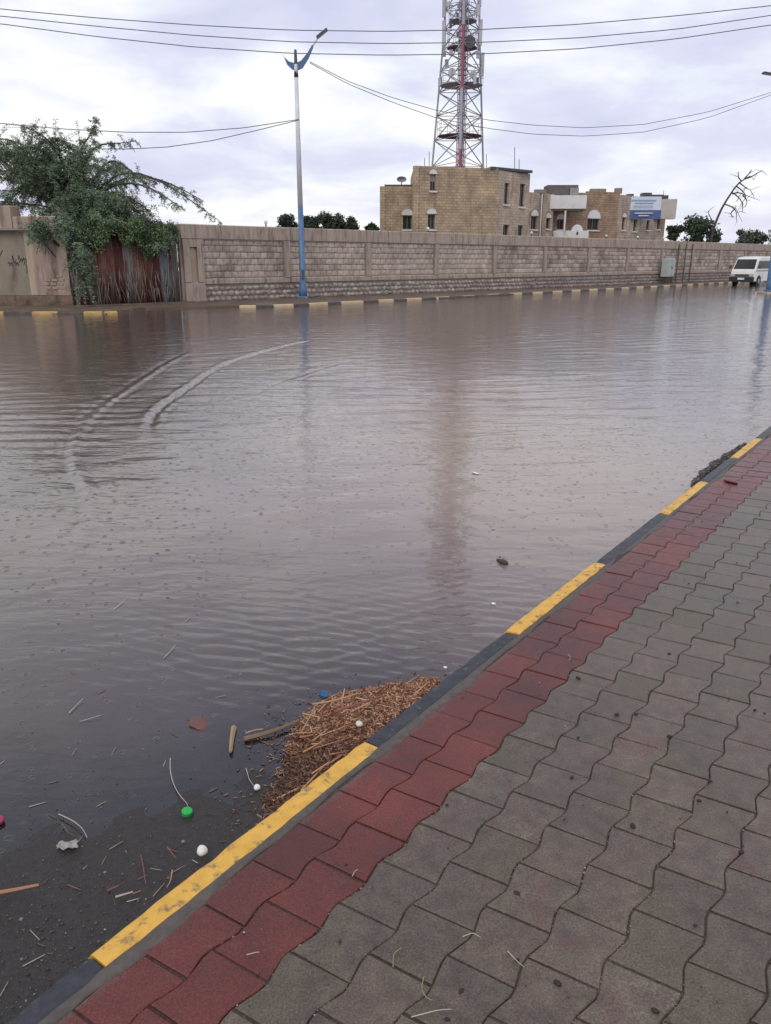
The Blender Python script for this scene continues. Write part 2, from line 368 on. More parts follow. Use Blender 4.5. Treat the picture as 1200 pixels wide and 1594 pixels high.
# fanned ripples where the water runs against the kerb
ck = at(700, 1010, WZ)[:2]; q = np.hypot((wx-ck[0])*.55, wy-ck[1])
u1 = (wx-ck[0])*.30+(wy-ck[1])*.95; u2 = -(wx-ck[0])*.25+(wy-ck[1])*.97
ev = np.exp(-(q/.60)**2)*np.clip((q+.05)*6, 0, 1)
wh += ev*(.0022*np.sin(u1*2*PI/.075+1.6*np.sin(wx*6.1+wy*2)+1.1*np.sin(wx*15+wy*9))+.0020*np.sin(u2*2*PI/.11+1.9*np.sin(wx*5-wy*3)+.8*np.sin(wx*19-wy*13))+.0010*np.sin(u1*2*PI/.042+2.4*np.sin(wx*11+wy*6)))
wh += .0055*np.cos(2*PI*(wy+.10*wx+.18*np.sin(.8*wx+.4))/.52)*np.exp(-((wy-9.3)/2.0)**2)*np.exp(-((wx-1.6)/3.6)**2)*(.6+.4*np.sin(1.3*wx+2.1*wy))
wh += .0040*np.cos(2*PI*(wy-.22*wx+.1*np.sin(1.9*wx))/.33)*np.exp(-((wy-7.6)/1.5)**2)*np.exp(-((wx+3.6)/1.3)**2)
depth = np.clip(WZ-road_z(wx, wy), -.02, .5)
wv = np.stack([wx, wy, WZ+wh*np.clip(depth*60, .05, 1)], -1).reshape(-1, 3)
wm = bpy.data.materials.new('flood_water'); wm.use_nodes = True; N = nodes_of(wm.node_tree)
g = N('ShaderNodeNewGeometry'); P = g.outputs['Position']
dist = N('ShaderNodeVectorMath', {0: P}, operation='LENGTH').outputs[1]
mpa = N('ShaderNodeMapping', {'Vector': P, 'Rotation': (0, 0, .15), 'Scale': (1., 2.6, 1.)})
na = N('ShaderNodeTexNoise', {'Vector': mpa.outputs[0], 'Scale': 7.0, 'Detail': 3.0, 'Roughness': .42, 'Distortion': .6})
nb = N('ShaderNodeTexNoise', {'Vector': mpa.outputs[0], 'Scale': 1.7, 'Detail': 2.0, 'Roughness': .4, 'Distortion': .8})
nf = N('ShaderNodeTexNoise', {'Vector': mpa.outputs[0], 'Scale': 24.0, 'Detail': 2.0, 'Roughness': .5})
vo = N('ShaderNodeTexVoronoi', {'Vector': P, 'Scale': 10.5, 'Randomness': 1.0}); vo2 = N('ShaderNodeTexVoronoi', {'Vector': N('ShaderNodeVectorMath', {0: P, 1: (3.3, 8.1, 0.)}, operation='ADD').outputs[0], 'Scale': 16.0, 'Randomness': 1.0})
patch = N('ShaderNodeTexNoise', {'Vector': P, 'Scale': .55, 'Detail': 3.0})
ring = ramp(N, vo.outputs['Distance'], [(0.0, (.15, .15, .15)), (.07, (.1, .1, .1)), (.11, (1, 1, 1)), (.16, (.45, .45, .45)), (.20, (.62, .62, .62)), (.27, (.5, .5, .5))])
rsel = N('ShaderNodeSeparateColor', {0: vo.outputs['Color']})
rk = mth(N, 'GREATER_THAN', rsel.outputs[0], .30)
rs2 = N('ShaderNodeSeparateColor', {0: vo2.outputs['Color']}); rk2 = mth(N, 'GREATER_THAN', rs2.outputs[1], .40)
ring2 = ramp(N, vo2.outputs['Distance'], [(0.0, (0, 0, 0)), (.09, (.1, .1, .1)), (.16, (1, 1, 1)), (.24, (.5, .5, .5))])
rk = mth(N, 'MULTIPLY', rk, ramp(N, dist, [(0.0, (0, 0, 0)), (1, (1, 1, 1))])) if False else rk
hgt = mth(N, 'ADD', mth(N, 'MULTIPLY', na.outputs[0], .0055), mth(N, 'MULTIPLY', nb.outputs[0], .012))
hgt = mth(N, 'ADD', hgt, mth(N, 'MULTIPLY', nf.outputs[0], .0012))
hgt = mth(N, 'ADD', hgt, mth(N, 'MULTIPLY', mth(N, 'MULTIPLY', mth(N, 'SUBTRACT', ring, .5), rk), .0062))
hgt = mth(N, 'ADD', hgt, mth(N, 'MULTIPLY', mth(N, 'MULTIPLY', mth(N, 'SUBTRACT', ring2, .5), rk2), .0036))
near = mth(N, 'MULTIPLY_ADD', dist, .22, -.30, clamp=True)
strength = mth(N, 'MULTIPLY_ADD', near, .62, .12)
bp = N('ShaderNodeBump', {'Height': hgt, 'Strength': strength, 'Distance': 1.0})
wdep = N('ShaderNodeAttribute', attribute_name='murk')
# paler brown patch mid-flood; dark wall reflection painted into the murk towards the gate
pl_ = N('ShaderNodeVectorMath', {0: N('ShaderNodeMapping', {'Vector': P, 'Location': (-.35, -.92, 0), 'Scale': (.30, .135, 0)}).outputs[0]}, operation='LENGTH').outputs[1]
murk_refl = mth(N, 'ADD', mth(N, 'SUBTRACT', 1.0, pl_), mth(N, 'MULTIPLY_ADD', patch.outputs[0], .9, -.25))
mud_refl_c = ramp(N, murk_refl, [(.10, (.130, .092, .080)), (.55, (.240, .182, .172)), (1.0, (.345, .272, .215))])
dif = N('ShaderNodeBsdfDiffuse', {'Color': mud_refl_c})
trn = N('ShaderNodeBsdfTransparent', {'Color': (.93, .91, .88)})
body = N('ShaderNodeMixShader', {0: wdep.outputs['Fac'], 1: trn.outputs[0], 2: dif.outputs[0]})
gl = N('ShaderNodeBsdfGlossy', {'Color': (.96, .96, .96), 'Roughness': .05, 'Normal': bp.outputs[0]})
fr = N('ShaderNodeFresnel', {'IOR': 1.66, 'Normal': bp.outputs[0]})
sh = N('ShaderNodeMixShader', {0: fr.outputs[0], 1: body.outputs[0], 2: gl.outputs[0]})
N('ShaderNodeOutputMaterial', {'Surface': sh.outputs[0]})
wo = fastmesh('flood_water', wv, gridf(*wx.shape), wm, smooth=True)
a = wo.data.attributes.new('murk', 'FLOAT', 'POINT')
a.data.foreach_set('value', (1-np.exp(-np.clip(depth, 0, 1)/.05)).astype(np.float32).ravel())
tag(wo, kind='structure')

# ------------------------------------------------------------ near pavement with pavers
pv = MB(); K = lambda s, t: kp(s, t, 0)[:2]
pv.prism([K(-6, .012), K(-6, 14), K(26, 14), K(26, .012)], -.3, PZ-.0058)
pave = tag(pv.build('pavement', sand), kind='structure')
LP, TP, AMP, GAP = .176, .148, .0080, .0038
OFF = LP/2+.0148
def wave(ph):
    a = abs(((ph-.42+.5) % 1)-.5); return AMP*(1 if a < .07 else (-1 if a > .43 else 1-2*(a-.07)/.36))
def outline(cut=None):
    """interlocking block: straight ends, both long sides follow the zigzag wave"""
    pts = []; g1, g2 = GAP*.85, GAP*.36
    ps = [0, .35, .49, .85, 1]; cl_ = lambda p: min(max((p-.5)*LP, -LP/2+g1), LP/2-g1)
    for p in ps: pts.append((cl_(p), TP/2-g2+wave(p+.5)))
    for p in ps[::-1]: pts.append((cl_(p), -TP/2+g2+wave(p) if cut is None else -cut))
    return [(s+.10*t, t) for s, t in pts]
def paver_mesh(name, mat, cut=None, tintv=0.0, jit=.0014):
    o = outline(cut); o = [(a+random.uniform(-jit, jit), b+random.uniform(-jit, jit)) for a, b in o]
    n = len(o); b = .0026
    ins = [(a-math.copysign(min(b, abs(a)), a), c-math.copysign(b, c)) for a, c in o]
    vs = [(x, y, 0) for x, y in ins]+[(x, y, -b*.9) for x, y in o]+[(x, y, -.03) for x, y in o]
    fs = [tuple(range(n))[::-1]]
    for l in (0, n):
        for i in range(n): j = (i+1) % n; fs.append((l+i, l+j, l+n+j, l+n+i))
    return vs, fs
def to_mesh(name, vs, fs, mat, tints=None):
    me = bpy.data.meshes.new(name); me.from_pydata(vs, [], fs); me.update()
    a = me.color_attributes.new('tint', 'FLOAT_COLOR', 'POINT')
    c = np.zeros((len(vs), 4), np.float32); c[:, 3] = 1
    if tints is not None: c[:, 0] = tints
    a.data.foreach_set('color', c.ravel()); me.materials.append(mat); return me
cut0 = TP/2-.018
proto = {('g', 0): [], ('r', 0): [], ('r', 1): []}
for v in range(4):
    proto[('g', 0)].append(paver_mesh('p', grey_m)); proto[('r', 0)].append(paver_mesh('p', red_m)); proto[('r', 1)].append(paver_mesh('p', red_m, cut0))
pm = {k: [to_mesh('paver', *g_, grey_m if k[0] == 'g' else red_m) for g_ in v] for k, v in proto.items()}
cells = []
for c in range(-0, 44):
    tcn = .099+TP*c
    for j in range(-26, 74):
        s = .145+LP/2+LP*j+(c-2)*OFF
        s -= LP*round(((c-2)*.0148)/LP)
        key = ('r', 1) if c == 0 else (('r', 0) if c == 1 else ('g', 0))
        X, Y, _ = kp(s, tcn, 0)
        if Y < .2: vis = False
        else:
            px, py = proj(X, Y, PZ); vis = -60 < px < 1260 and 0 < py < 1660
        d = math.hypot(math.hypot(X, Y), H-PZ)
        if s < -4.5 or s > 12: continue
        cells.append((0 if vis else 1, d, s, tcn, key, X, Y))
cells.sort(); groups = {'r': ([], [], []), 'g': ([], [], [])}
for i, (iv, d, s, tcn, key, X, Y) in enumerate(cells):
    zj = PZ+random.uniform(-.0014, .0012); ry_, rx_ = random.gauss(0, .005), random.gauss(0, .005); rz = KA+random.gauss(0, .006)
    var = random.randrange(4)
    # local x runs along the kerb, local y away from the pavement's inside, hence the mirrored t
    if i < 300 and iv == 0:
        o = bpy.data.objects.new('paver', pm[key][var]); COL.objects.link(o); o.parent = pave
        o.location = (X, Y, zj); o.rotation_euler = (rx_, ry_, rz); o.scale = (1, -1, 1)
    else:
        V, Fs, T = groups[key[0]]; vs, fs = proto[key][var]; off = len(V)
        mm = Matrix.Translation((X, Y, zj)) @ Matrix.Rotation(rz, 4, 'Z') @ Matrix.Rotation(rx_, 4, 'X')
        V += [tuple(mm @ Vector((x, -y, z))) for x, y, z in vs]; Fs += [tuple(off+q for q in f_) for f_ in fs]
        T += [random.random()]*len(vs)
for k, (V, Fs, T) in groups.items():
    if V:
        me = to_mesh('far_pavers', V, Fs, red_m if k == 'r' else grey_m, T)
        o = link('paver_field', me, None, pave); o['kind'] = 'stuff'
# mortar haunch between kerb and pavers
n = 320; V = []; mo = np.linspace(-4.5, 12, n)
for i, s in enumerate(mo):
    e = .040+.010*math.sin(s*5.1)+.008*math.sin(s*13.7+1)+random.uniform(-.004, .004)
    V += [kp(s, .010, PZ-.001), kp(s, .024+random.uniform(-.002, .002), PZ+.0025+random.uniform(-.001, .001)), kp(s, e, PZ+.0018+random.uniform(-.001, .0008)), kp(s, e+.005, PZ-.004)]
V = np.array(V); i = np.arange(n-1)[:, None]*4+np.arange(3)[None]
ho = fastmesh('mortar_strip', V, np.stack([i, i+1, i+5, i+4], -1).reshape(-1, 4)[:, ::-1], mortar, pave, smooth=True)

# kerb stones
kroot = tag(MB().prism([K(-6, -.045), K(-6, .012), K(26, .012), K(26, -.045)], -.3, PZ-.06).build('kerb', mortar), kind='structure')
js = [-4.0, -3.0, -2.0, -1.02, 0.0, .98, 1.96, 2.99, 3.90, 4.76, 5.65]+[6.6+i for i in range(19)]
def kerb_stone(s0, s1, mat):
    n = 22; V = []; Fs = []
    dz = random.uniform(-.003, .003); dt = random.uniform(-.003, .003)
    prof = [(-.068, -.14), (-.070, -.045), (-.060, -.020), (-.046, -.004), (-.036, 0), (.008, .001), (.017, -.002), (.019, -.03)]
    for i in range(n+1):
        s = s0+.003+(s1-s0-.006)*i/n; end = 0 if 0 < i < n else .004
        ch = .006*max(0, math.sin(s*17+3)*math.sin(s*41)) ** 2
        for (t, z) in prof:
            V.append(kp(s, t+dt+random.uniform(-.0020, .0020)+(ch if t < 0 else -ch*.6), PZ+.004+dz+z-end*(z > -.04)+random.uniform(-.0013, .0010)))
    m = len(prof)
    for i in range(n):
        for k in range(m-1): Fs.append((i*m+k, (i+1)*m+k, (i+1)*m+k+1, i*m+k+1))
    Fs += [tuple(range(m)), tuple(n*m+k for k in range(m))[::-1]]
    me = bpy.data.meshes.new('kerb_stone'); me.from_pydata(V, [], Fs); me.update()
    link('kerb_stone', me, mat, kroot)
for i in range(len(js)-1): kerb_stone(js[i], js[i+1], yellow if i % 2 == 1 else black)

# ------------------------------------------------------------ far side: pavement, kerbs
W0 = np.array([-7.66, 30.7]); WA = math.atan2(33.23, 34.71); WD = np.array([math.cos(WA), math.sin(WA)]); WN = np.array([math.sin(WA), -math.cos(WA)])
KF = [(-5.25, 28.25), (-5.14, 27.96), (-4.55, 28.05), (-4.0, 28.37), (-3.35, 28.85), (-2.85, 29.4), (-2.2, 30.05), (-1.73, 30.55), (-.9, 31.35), (-.31, 32.0), (.3, 32.55), (.85, 33.1), (1.87, 34.1), (3.01, 35.3), (4.28, 36.65)]
far_line = list(KF)
last = np.array(KF[-1]); end = np.array([17.62, 51.0]); e2 = np.array([25.34, 59.6]); e3 = e2+(e2-end)*6
apron = [tuple(p) for p in KF]+[tuple(end), tuple(e2), tuple(e3), tuple(e3+np.array([-60, 60])), (-60, 95), (-60, 27.6), (-12, 25.0), (-8.5, 25.0), (-8.2, 27.0)]
ap = MB().prism(apron[::1], -.3, .10)
tag(ap.build('far_pavement', soil), kind='structure')
fk = tag(MB().tube([(x, y, -.02) for x, y in KF]+[(*end, -.02), (*e2, -.02), (*e3, -.02)], .05, 6).build('far_kerb', core_m), kind='structure')
pts = [np.array(p) for p in KF]; stones = []
def resample(P, step):
    out = [P[0]]; 
    for a_, b_ in zip(P[:-1], P[1:]):
        L = np.linalg.norm(b_-a_); k = max(1, round(L/step))
        out += [a_+(b_-a_)*(i+1)/k for i in range(k)]
    return out
def fkstone(a_, b_, mat, z=.075, w_=.13, root=None):
    a_ = np.array(a_, float); b_ = np.array(b_, float); d_ = (b_-a_)/np.linalg.norm(b_-a_); c = (a_+b_)/2
    MB().box((c[0], c[1], z/2+.01), (np.linalg.norm(b_-a_)-.02, w_, z+.06+random.uniform(-.01, .01)), math.atan2(d_[1], d_[0]), bev=.025).build('kerb_stone', mat, root or fk)
seq = [(1, 2, 'y'), (2, 3, 'b'), (3, 4, 'y'), (4, 5, 'b'), (5, 6, 'y'), (6, 7, 'b'), (7, 8, 'y'), (8, 9, 'b'), (9, 10, 'y'), (10, 11, 'b')]
for a_, b_, c in seq: fkstone(KF[a_], KF[b_], far_y if c == 'y' else far_b)
P = resample([np.array(KF[11]), end, e2, e2+(e2-end)*1.5], .93)
for i in range(len(P)-1): fkstone(P[i], P[i+1], far_y if i % 2 == 0 else far_b)
fk2 = tag(MB().prism([(-60, 24.45), (-8.6, 24.45), (-8.6, 25.05), (-60, 25.05)], -.2, .06).build('left_kerb', soil), kind='structure')
xs = [-16.4, -15.5, -14.6, -13.7, -12.7, -11.75, -10.89, -10.1, -9.3, -8.72]
for i in range(len(xs)-1):
    fkstone((xs[i], 24.5), (xs[i+1], 24.5+.02*random.random()), M('left_kerb_yellow', (.52, .35, .11), (.36, .24, .09), rough=.6, scale=6) if i % 2 == (len(xs)-2-6) % 2 else far_b, root=fk2)
fkstone((-8.70, 24.55), (-8.35, 24.75), M('left_kerb_yellow', (0, 0, 0)), root=fk2)

# ------------------------------------------------------------ boundary wall of sandstone blocks
wr = empty('boundary_wall', (W0[0], W0[1], .0), WA)
tag(wr, 'long pinkish sandstone block wall with flat piers running along the far side of the flooded street', 'wall')
WL = 62.0; WT = 2.95
MB().box((WL/2, .19, 1.3), (WL, .24, 2.9)).build('wall_core', core_m, wr)
piers = [.42]+[4.9+4.62*i for i in range(13)]
# coping band
MB().box((WL/2, .17, 2.665), (WL+.04, .38, .51), bev=.03).build('coping_band', coping, wr)
MB().box((WL/2, .19, 2.385), (WL, .36, .045)).build('groove', core_m, wr)
MB().box((WL/2, .12, .84), (WL, .26, .20), bev=.04).build('ledge', coping, wr)
bl_protos = []
def rough_block(w_, h_, d_, seed):
    rr = random.Random(seed); j = lambda q=.012: rr.uniform(-q, q)
    vs = [(-w_/2+j(), 0, -h_/2+j()), (w_/2+j(), 0, -h_/2+j()), (w_/2+j(), 0, h_/2+j()), (-w_/2+j(), 0, h_/2+j())]
    q = .022; fr_ = [(x*(1-2*q/w_)+j(.006), -d_+j(.01), z*(1-2*q/h_)+j(.006)) for x, _, z in vs]
    cen = (j(.03), -d_*1.45, j(.03))
    fs = [(0, 1, 5, 4), (1, 2, 6, 5), (2, 3, 7, 6), (3, 0, 4, 7), (4, 5, 8), (5, 6, 8), (6, 7, 8), (7, 4, 8)]
    return vs+fr_+[cen], fs
def white_tint(me, v=None):
    a = me.color_attributes.new('tint', 'FLOAT_COLOR', 'POINT')
    c = np.ones((len(me.vertices), 4), np.float32)
    if v is not None: c[:, :3] = v
    a.data.foreach_set('color', c.ravel())
blk = []
for v in range(8):
    vs, fs = rough_block(.325, .228, .030, v); me = bpy.data.meshes.new('sandstone_block'); me.from_pydata(vs, [], fs); me.update(); white_tint(me); me.materials.append(block_m); blk.append((me, vs, fs))
rub = []
for v in range(10):
    rr = random.Random(50+v); w_, h_ = rr.uniform(.20, .34), rr.uniform(.15, .21)
    nn = 7; ring_ = [(w_/2*math.cos(2*PI*i/nn+.3)*rr.uniform(.85, 1.15), h_/2*math.sin(2*PI*i/nn+.3)*rr.uniform(.85, 1.2)) for i in range(nn)]
    vs = [(x, 0, z) for x, z in ring_]+[(x*.82, -.05+rr.uniform(-.01, .01), z*.8) for x, z in ring_]+[(0, -.07, 0)]
    fs = [(i, (i+1) % nn, nn+(i+1) % nn, nn+i) for i in range(nn)]+[(nn+i, nn+(i+1) % nn, 2*nn) for i in range(nn)]
    me = bpy.data.meshes.new('rubble_stone'); me.from_pydata(vs, [], fs); me.update(); white_tint(me); me.materials.append(rubble_m); rub.append((me, vs, fs))
def place_many(name, items, protos, mat, limit):
    V, Fs, Cc = [], [], []
    for k, (x, z, v, sx_) in enumerate(items):
        me, vs, fs = protos[v]
        if k < limit:
            o = bpy.data.objects.new(name, me); COL.objects.link(o); o.parent = wr; o.location = (x, .072, z); o.scale = (sx_, 1, 1)
        else:
            off = len(V); V += [(x+p*sx_, .072+q_, z+r_) for p, q_, r_ in vs]; Fs += [tuple(i_+off for i_ in f_) for f_ in fs]
            Cc += [[random.uniform(.68, 1.2)]*3]*len(vs)
    if V:
        me = bpy.data.meshes.new(name); me.from_pydata(V, [], Fs); me.update()
        white_tint(me, np.array(Cc)); o = link(name+'_courses', me, mat, wr); o['kind'] = 'stuff'
items = []; ritems = []
for bi in range(len(piers)):
    a0 = piers[bi]+(.42 if bi == 0 else .17); a1 = (piers[bi+1] if bi+1 < len(piers) else WL)-.17
    if a0 >= WL: break
    nb_ = max(1, round((a1-a0)/.335)); st = (a1-a0)/nb_
    for r_ in range(6):
        sh_ = .5 if r_ % 2 else 0
        for i in range(nb_+(1 if sh_ else 0)):
            x = a0+st*(i+.5-sh_*1.0); sx_ = st/.335
            if sh_ and i == 0: x = a0+st*.25; sx_ *= .5
            elif sh_ and i == nb_: x = a1-st*.25; sx_ *= .5
            items.append((x, .95+.121+.242*r_, random.randrange(8), sx_))
x = .1
while x < WL:
    for r_ in range(3): ritems.append((x+.12*(r_ % 2)+random.uniform(-.03, .03), .16+.20*r_+random.uniform(-.02, .02), random.randrange(10), 1.0))
    x += .265
items.sort(key=lambda q: q[0]); ritems.sort(key=lambda q: q[0])
place_many('sandstone_block', items, blk, block_m, 300); place_many('rubble_stone', ritems, rub, rubble_m, 240)
for i, p_ in enumerate(piers):
    if p_ > WL: break
    if i == 0:
        b = MB(); b.box((.42, .10, .40), (.86, .34, .8), bev=.03); b.box((.13, .08, 1.60), (.28, .32, 1.56)); b.box((.71, .08, 1.60), (.26, .32, 1.56)); b.box((.42, .08, 2.24), (.32, .32, .28))
        o = b.build('end_pier', coping, wr)
        arch = MB(); nn = 10
        vs = [(.27, .0, .85), (.57, .0, .85)]+[(.42+.15*math.cos(PI*k/nn), .0, 1.93+.15*math.sin(PI*k/nn)) for k in range(nn+1)]
        poly = [(x_, z_) for x_, _, z_ in vs]
        m_ = len(poly); arch.add([(x_, -.005, z_) for x_, z_ in poly]+[(x_, .1, z_) for x_, z_ in poly], [tuple(range(m_))[::-1]]+[(k, (k+1) % m_, m_+(k+1) % m_, m_+k) for k in range(m_)])
        arch.build('arched_niche', M('niche_plaster', (.42, .33, .235), (.33, .255, .18), rough=.85, scale=2), o)
        MB().box((-.06, .1, 1.4), (.10, .16, 2.75)).build('gate_jamb', plaster, wr)
    else:
        MB().box((p_, .06, 1.655), (.30, .16, 1.44), bev=.02).build('pier', coping, wr)
        MB().box((p_-.155, .02, 1.655), (.035, .09, 1.44)).build('downpipe' if i in (3,) else 'pier_edge', core_m, wr)
def wall_pt(s, y, z): return (W0[0]+WD[0]*s-WN[0]*y, W0[1]+WD[1]*s-WN[1]*y, z)
# fittings on the wall
def s_of(px):
    best = None
    for s in np.linspace(0, 60, 2400):
        X, Y = W0+WD*s; q = proj(X, Y, 2.95)[0]
        if best is None or abs(q-px) < best[0]: best = (abs(q-px), s)
    return best[1]
for px, lab in ((418, 'white round light fitting on the wall top just left of the near street lamp'), (670, 'white round light fitting on the wall top in front of the big building block'), (831, 'white round light fitting on the wall top below the narrow arched window'),
                (947, 'white round light fitting on the wall top right of the balcony'), (996, 'white round light fitting on the wall top below the rooftop sign'), (1036, 'white round light fitting on the wall top at the right end of the building')):
    s = s_of(px); b = MB(); x, y, z = wall_pt(s, .17, WT-.04)
    b.ball((x, y, z+.19), .075, 10, 7)
    o = empty('wall_light', (0, 0, 0)); b.build('globe', white_m, o, True); MB().tube([(x, y, z), (x, y, z+.14)], .03, 8).build('stem', dark_m, o)
    tag(o, lab, 'light', 'white light fittings along the wall')
# electricity cabinet
s = s_of(1033); x, y, z = wall_pt(s, -.55, .1)
cb = empty('utility_cabinet', (x, y, .1), WA); tag(cb, 'pale grey green electricity cabinet on a dark plinth standing against the far wall', 'cabinet')
MB().box((0, 0, .22), (.82, .42, .44)).build('plinth', M('dark_brick', (.07, .04, .035), (.10, .06, .05), rough=.8), cb)
cm = M('cabinet_paint', (.42, .47, .45), (.34, .38, .36), rough=.5, scale=3)
MB().box((0, 0, 1.05), (.95, .5, 1.2), bev=.03).build('body', cm, cb)
for q in (-1, 1): dd = MB().box((q*.225, -.26, 1.04), (.42, .02, 1.06)).build('door', cm, cb); MB().box((q*.06, -.28, 1.05), (.03, .03, .14)).build('handle', dark_m, dd)
# vertical pipes on the wall beyond it
for px in (1057, 1068, 1078):
    s = s_of(px); x, y, z = wall_pt(s, -.07, 0)
    b = MB().tube([(x, y, .1), (x, y, 2.75)], .04, 8); o = b.build('wall_pipe', M('brown_pipe', (.12, .09, .08), rough=.7))
    tag(o, {1057: 'dark vertical pipe on the far wall, nearest to the cabinet', 1068: 'dark vertical pipe on the far wall, middle one of three right of the cabinet', 1078: 'dark vertical pipe on the far wall, farthest right of the three beyond the cabinet'}[px], 'pipe', 'pipes on the far wall')

# ------------------------------------------------------------ left wall and corrugated gate
lw = empty('plaster_wall', (-10.95, 28.05, 0), 0); tag(lw, 'stained grey and pink plastered wall with a heavy top band at the left edge', 'wall')
lw.rotation_euler[2] = PI-.22
def lbox(x0, x1, y0, y1, z0, z1, name, mat, par=lw, bev=0.0): return MB().box(((x0+x1)/2, (y0+y1)/2, (z0+z1)/2), (x1-x0, y1-y0, z1-z0), bev=bev).build(name, mat, par)
# local x runs left, local +y towards the camera
lbox(0, 9, -.3, -.04, -.1, 2.75, 'wall_panel', plaster_grey)
lbox(0, 1.35, -.32, .10, .45, 2.62, 'pier', plaster, bev=.03)
lbox(1.36, 1.62, -.30, .05, .45, 2.60, 'pilaster', M('pale_render', (.45, .36, .27), (.33, .26, .20), rough=.85, scale=2, stretch=(2, 2, .5)))
lbox(-.05, 9.1, -.33, .14, -.1, .44, 'plinth', M('mossy_plinth', (.13, .085, .055), (.20, .14, .105), rough=.8, scale=5, bump=.5, c3=(.07, .06, .035), s3=3))
lbox(-.03, 1.9, -.33, .14, 2.665, 3.05, 'top_band_low', plaster, bev=.03)
lbox(1.92, 9.1, -.35, .17, 2.66, 3.40, 'top_band', plaster, bev=.03)
lbox(0.0, 9.1, -.2, .22, 2.60, 2.66, 'drip_edge', core_m)
ch = M('charcoal_scrawl', (.03, .027, .025), rough=.9)
g_ = MB()
def stroke(p, w_=.02):
    for a_, b_ in zip(p[:-1], p[1:]):
        ax, az = a_; bx, bz = b_; L = math.hypot(bx-ax, bz-az); an = math.atan2(bz-az, bx-ax)
        g_.box(((ax+bx)/2, -.034, (az+bz)/2), (L+w_*.5, .008, w_), M=Matrix.Rotation(-an, 3, 'Y'))
stroke([(3.6, 1.25), (3.1, 1.45), (2.85, 1.62), (2.6, 1.95)], .025)
rr = random.Random(4)
for k in range(9):
    x_ = 2.45-.085*k; z_ = 1.55+rr.uniform(-.1, .1)
    stroke([(x_, z_), (x_-.05, z_+rr.uniform(.05, .16)), (x_-.08, z_-.02), (x_-.03, z_-rr.uniform(.02, .12))], .017)
stroke([(1.75, 1.5), (1.72, 1.33), (1.75, 1.18)], .02)
g_.build('charcoal_scrawl', ch, lw)
g2 = MB()
g2.box((.62, .108, 1.95), (.62, .01, .035), M=Matrix.Rotation(-.85, 3, 'Y')); g2.box((.34, .108, 2.17), (.28, .012, .10), M=Matrix.Rotation(-.7, 3, 'Y'))
g2.build('crack', ch, lw)
bk = MB()
for k in range(10):
    x_ = .3+.28*(k % 3); z_ = .7+.13*(k//3); bk.box((x_+.07*(k//3 % 2), .105, z_), (.22, .03, .08), bev=.008)
bk.build('bare_brick', M('bare_brick', (.36, .26, .21), (.27, .19, .15), rough=.85), lw)

GA = np.array([-10.72, 27.95]); GB = np.array([-7.85, 30.45]); gd = GB-GA; gl_ = np.linalg.norm(gd); ga = math.atan2(gd[1], gd[0])
gt = empty('corrugated_gate', (GA[0], GA[1], .05), ga); tag(gt, 'rusty maroon corrugated iron gate patched with blue grey sheets under the green shrub', 'gate')
nsh = 11; grey_tin = M('dull_iron_sheet', (.12, .11, .11), (.17, .15, .145), rough=.7, scale=3, c3=(.10, .03, .03), s3=2.2, f3=(.5, .6), stretch=(3, 3, .4), rnd=.4); cols = [grey_tin, grey_tin, rust_brown, rust_brown, rust, grey_tin, rust_brown, rust_brown, rust, tin, grey_tin]; hts = [2.3, 2.45, 2.35, 2.5, 2.4, 2.45, 2.5, 2.3, 2.5, 2.3, 2.2]
for i in range(nsh):
    wsh = gl_/nsh+.03; V = []; nx = 22
    for k in range(nx+1):
        u_ = k/nx; x = i*gl_/nsh+wsh*u_; yy = .02*math.cos(u_*2*PI*4)-.012*(i % 2)
        lean = random.uniform(-.004, .004)
        V += [(x, yy, .03+random.uniform(0, .03)), (x+.01*math.sin(i), yy+lean, hts[i]*.5), (x+.02*math.sin(i*2), yy-.01, hts[i])]
    j = np.arange(nx)[:, None]*3+np.arange(2)[None]
    o = fastmesh('iron_sheet', np.array(V), np.stack([j, j+3, j+4, j+1], -1).reshape(-1, 4), cols[i], gt)
    sm = o.modifiers.new('thickness', 'SOLIDIFY'); sm.thickness = .004
for z_ in (.25, 1.2, 2.1): MB().box((gl_/2, .07, z_), (gl_, .05, .06)).build('rail', rust, gt)
for x_ in (-.03, gl_/2, gl_+.03): MB().box((x_, .08, 1.2), (.09, .08, 2.5)).build('post', dark_m, gt)
MB().box((gl_/2, -.25, .0), (gl_+1, .35, .16), bev=.04).build('sill', soil, gt)
# dead stalks in front of the gate
n = 130; u_ = R.uniform(0, 1, n); p = np.stack([GA[0]+gd[0]*u_, GA[1]+gd[1]*u_-.25-R.uniform(0, .25, n), .1+R.uniform(.1, 1.0, n)], 1)
d = np.stack([R.normal(0, .18, n), R.normal(0, .1, n), np.ones(n)], 1)
o = sticks(p, d, R.uniform(.3, .95, n), np.full(n, .011), np.full(n, .014), np.stack([R.uniform(.12, .30, n)]*3, 1)*np.array([1, .84, .74]), 'dry_stalks', litter)
tag(o, 'dry leafless stalks standing before the rusty gate', 'stalks', kind='stuff')

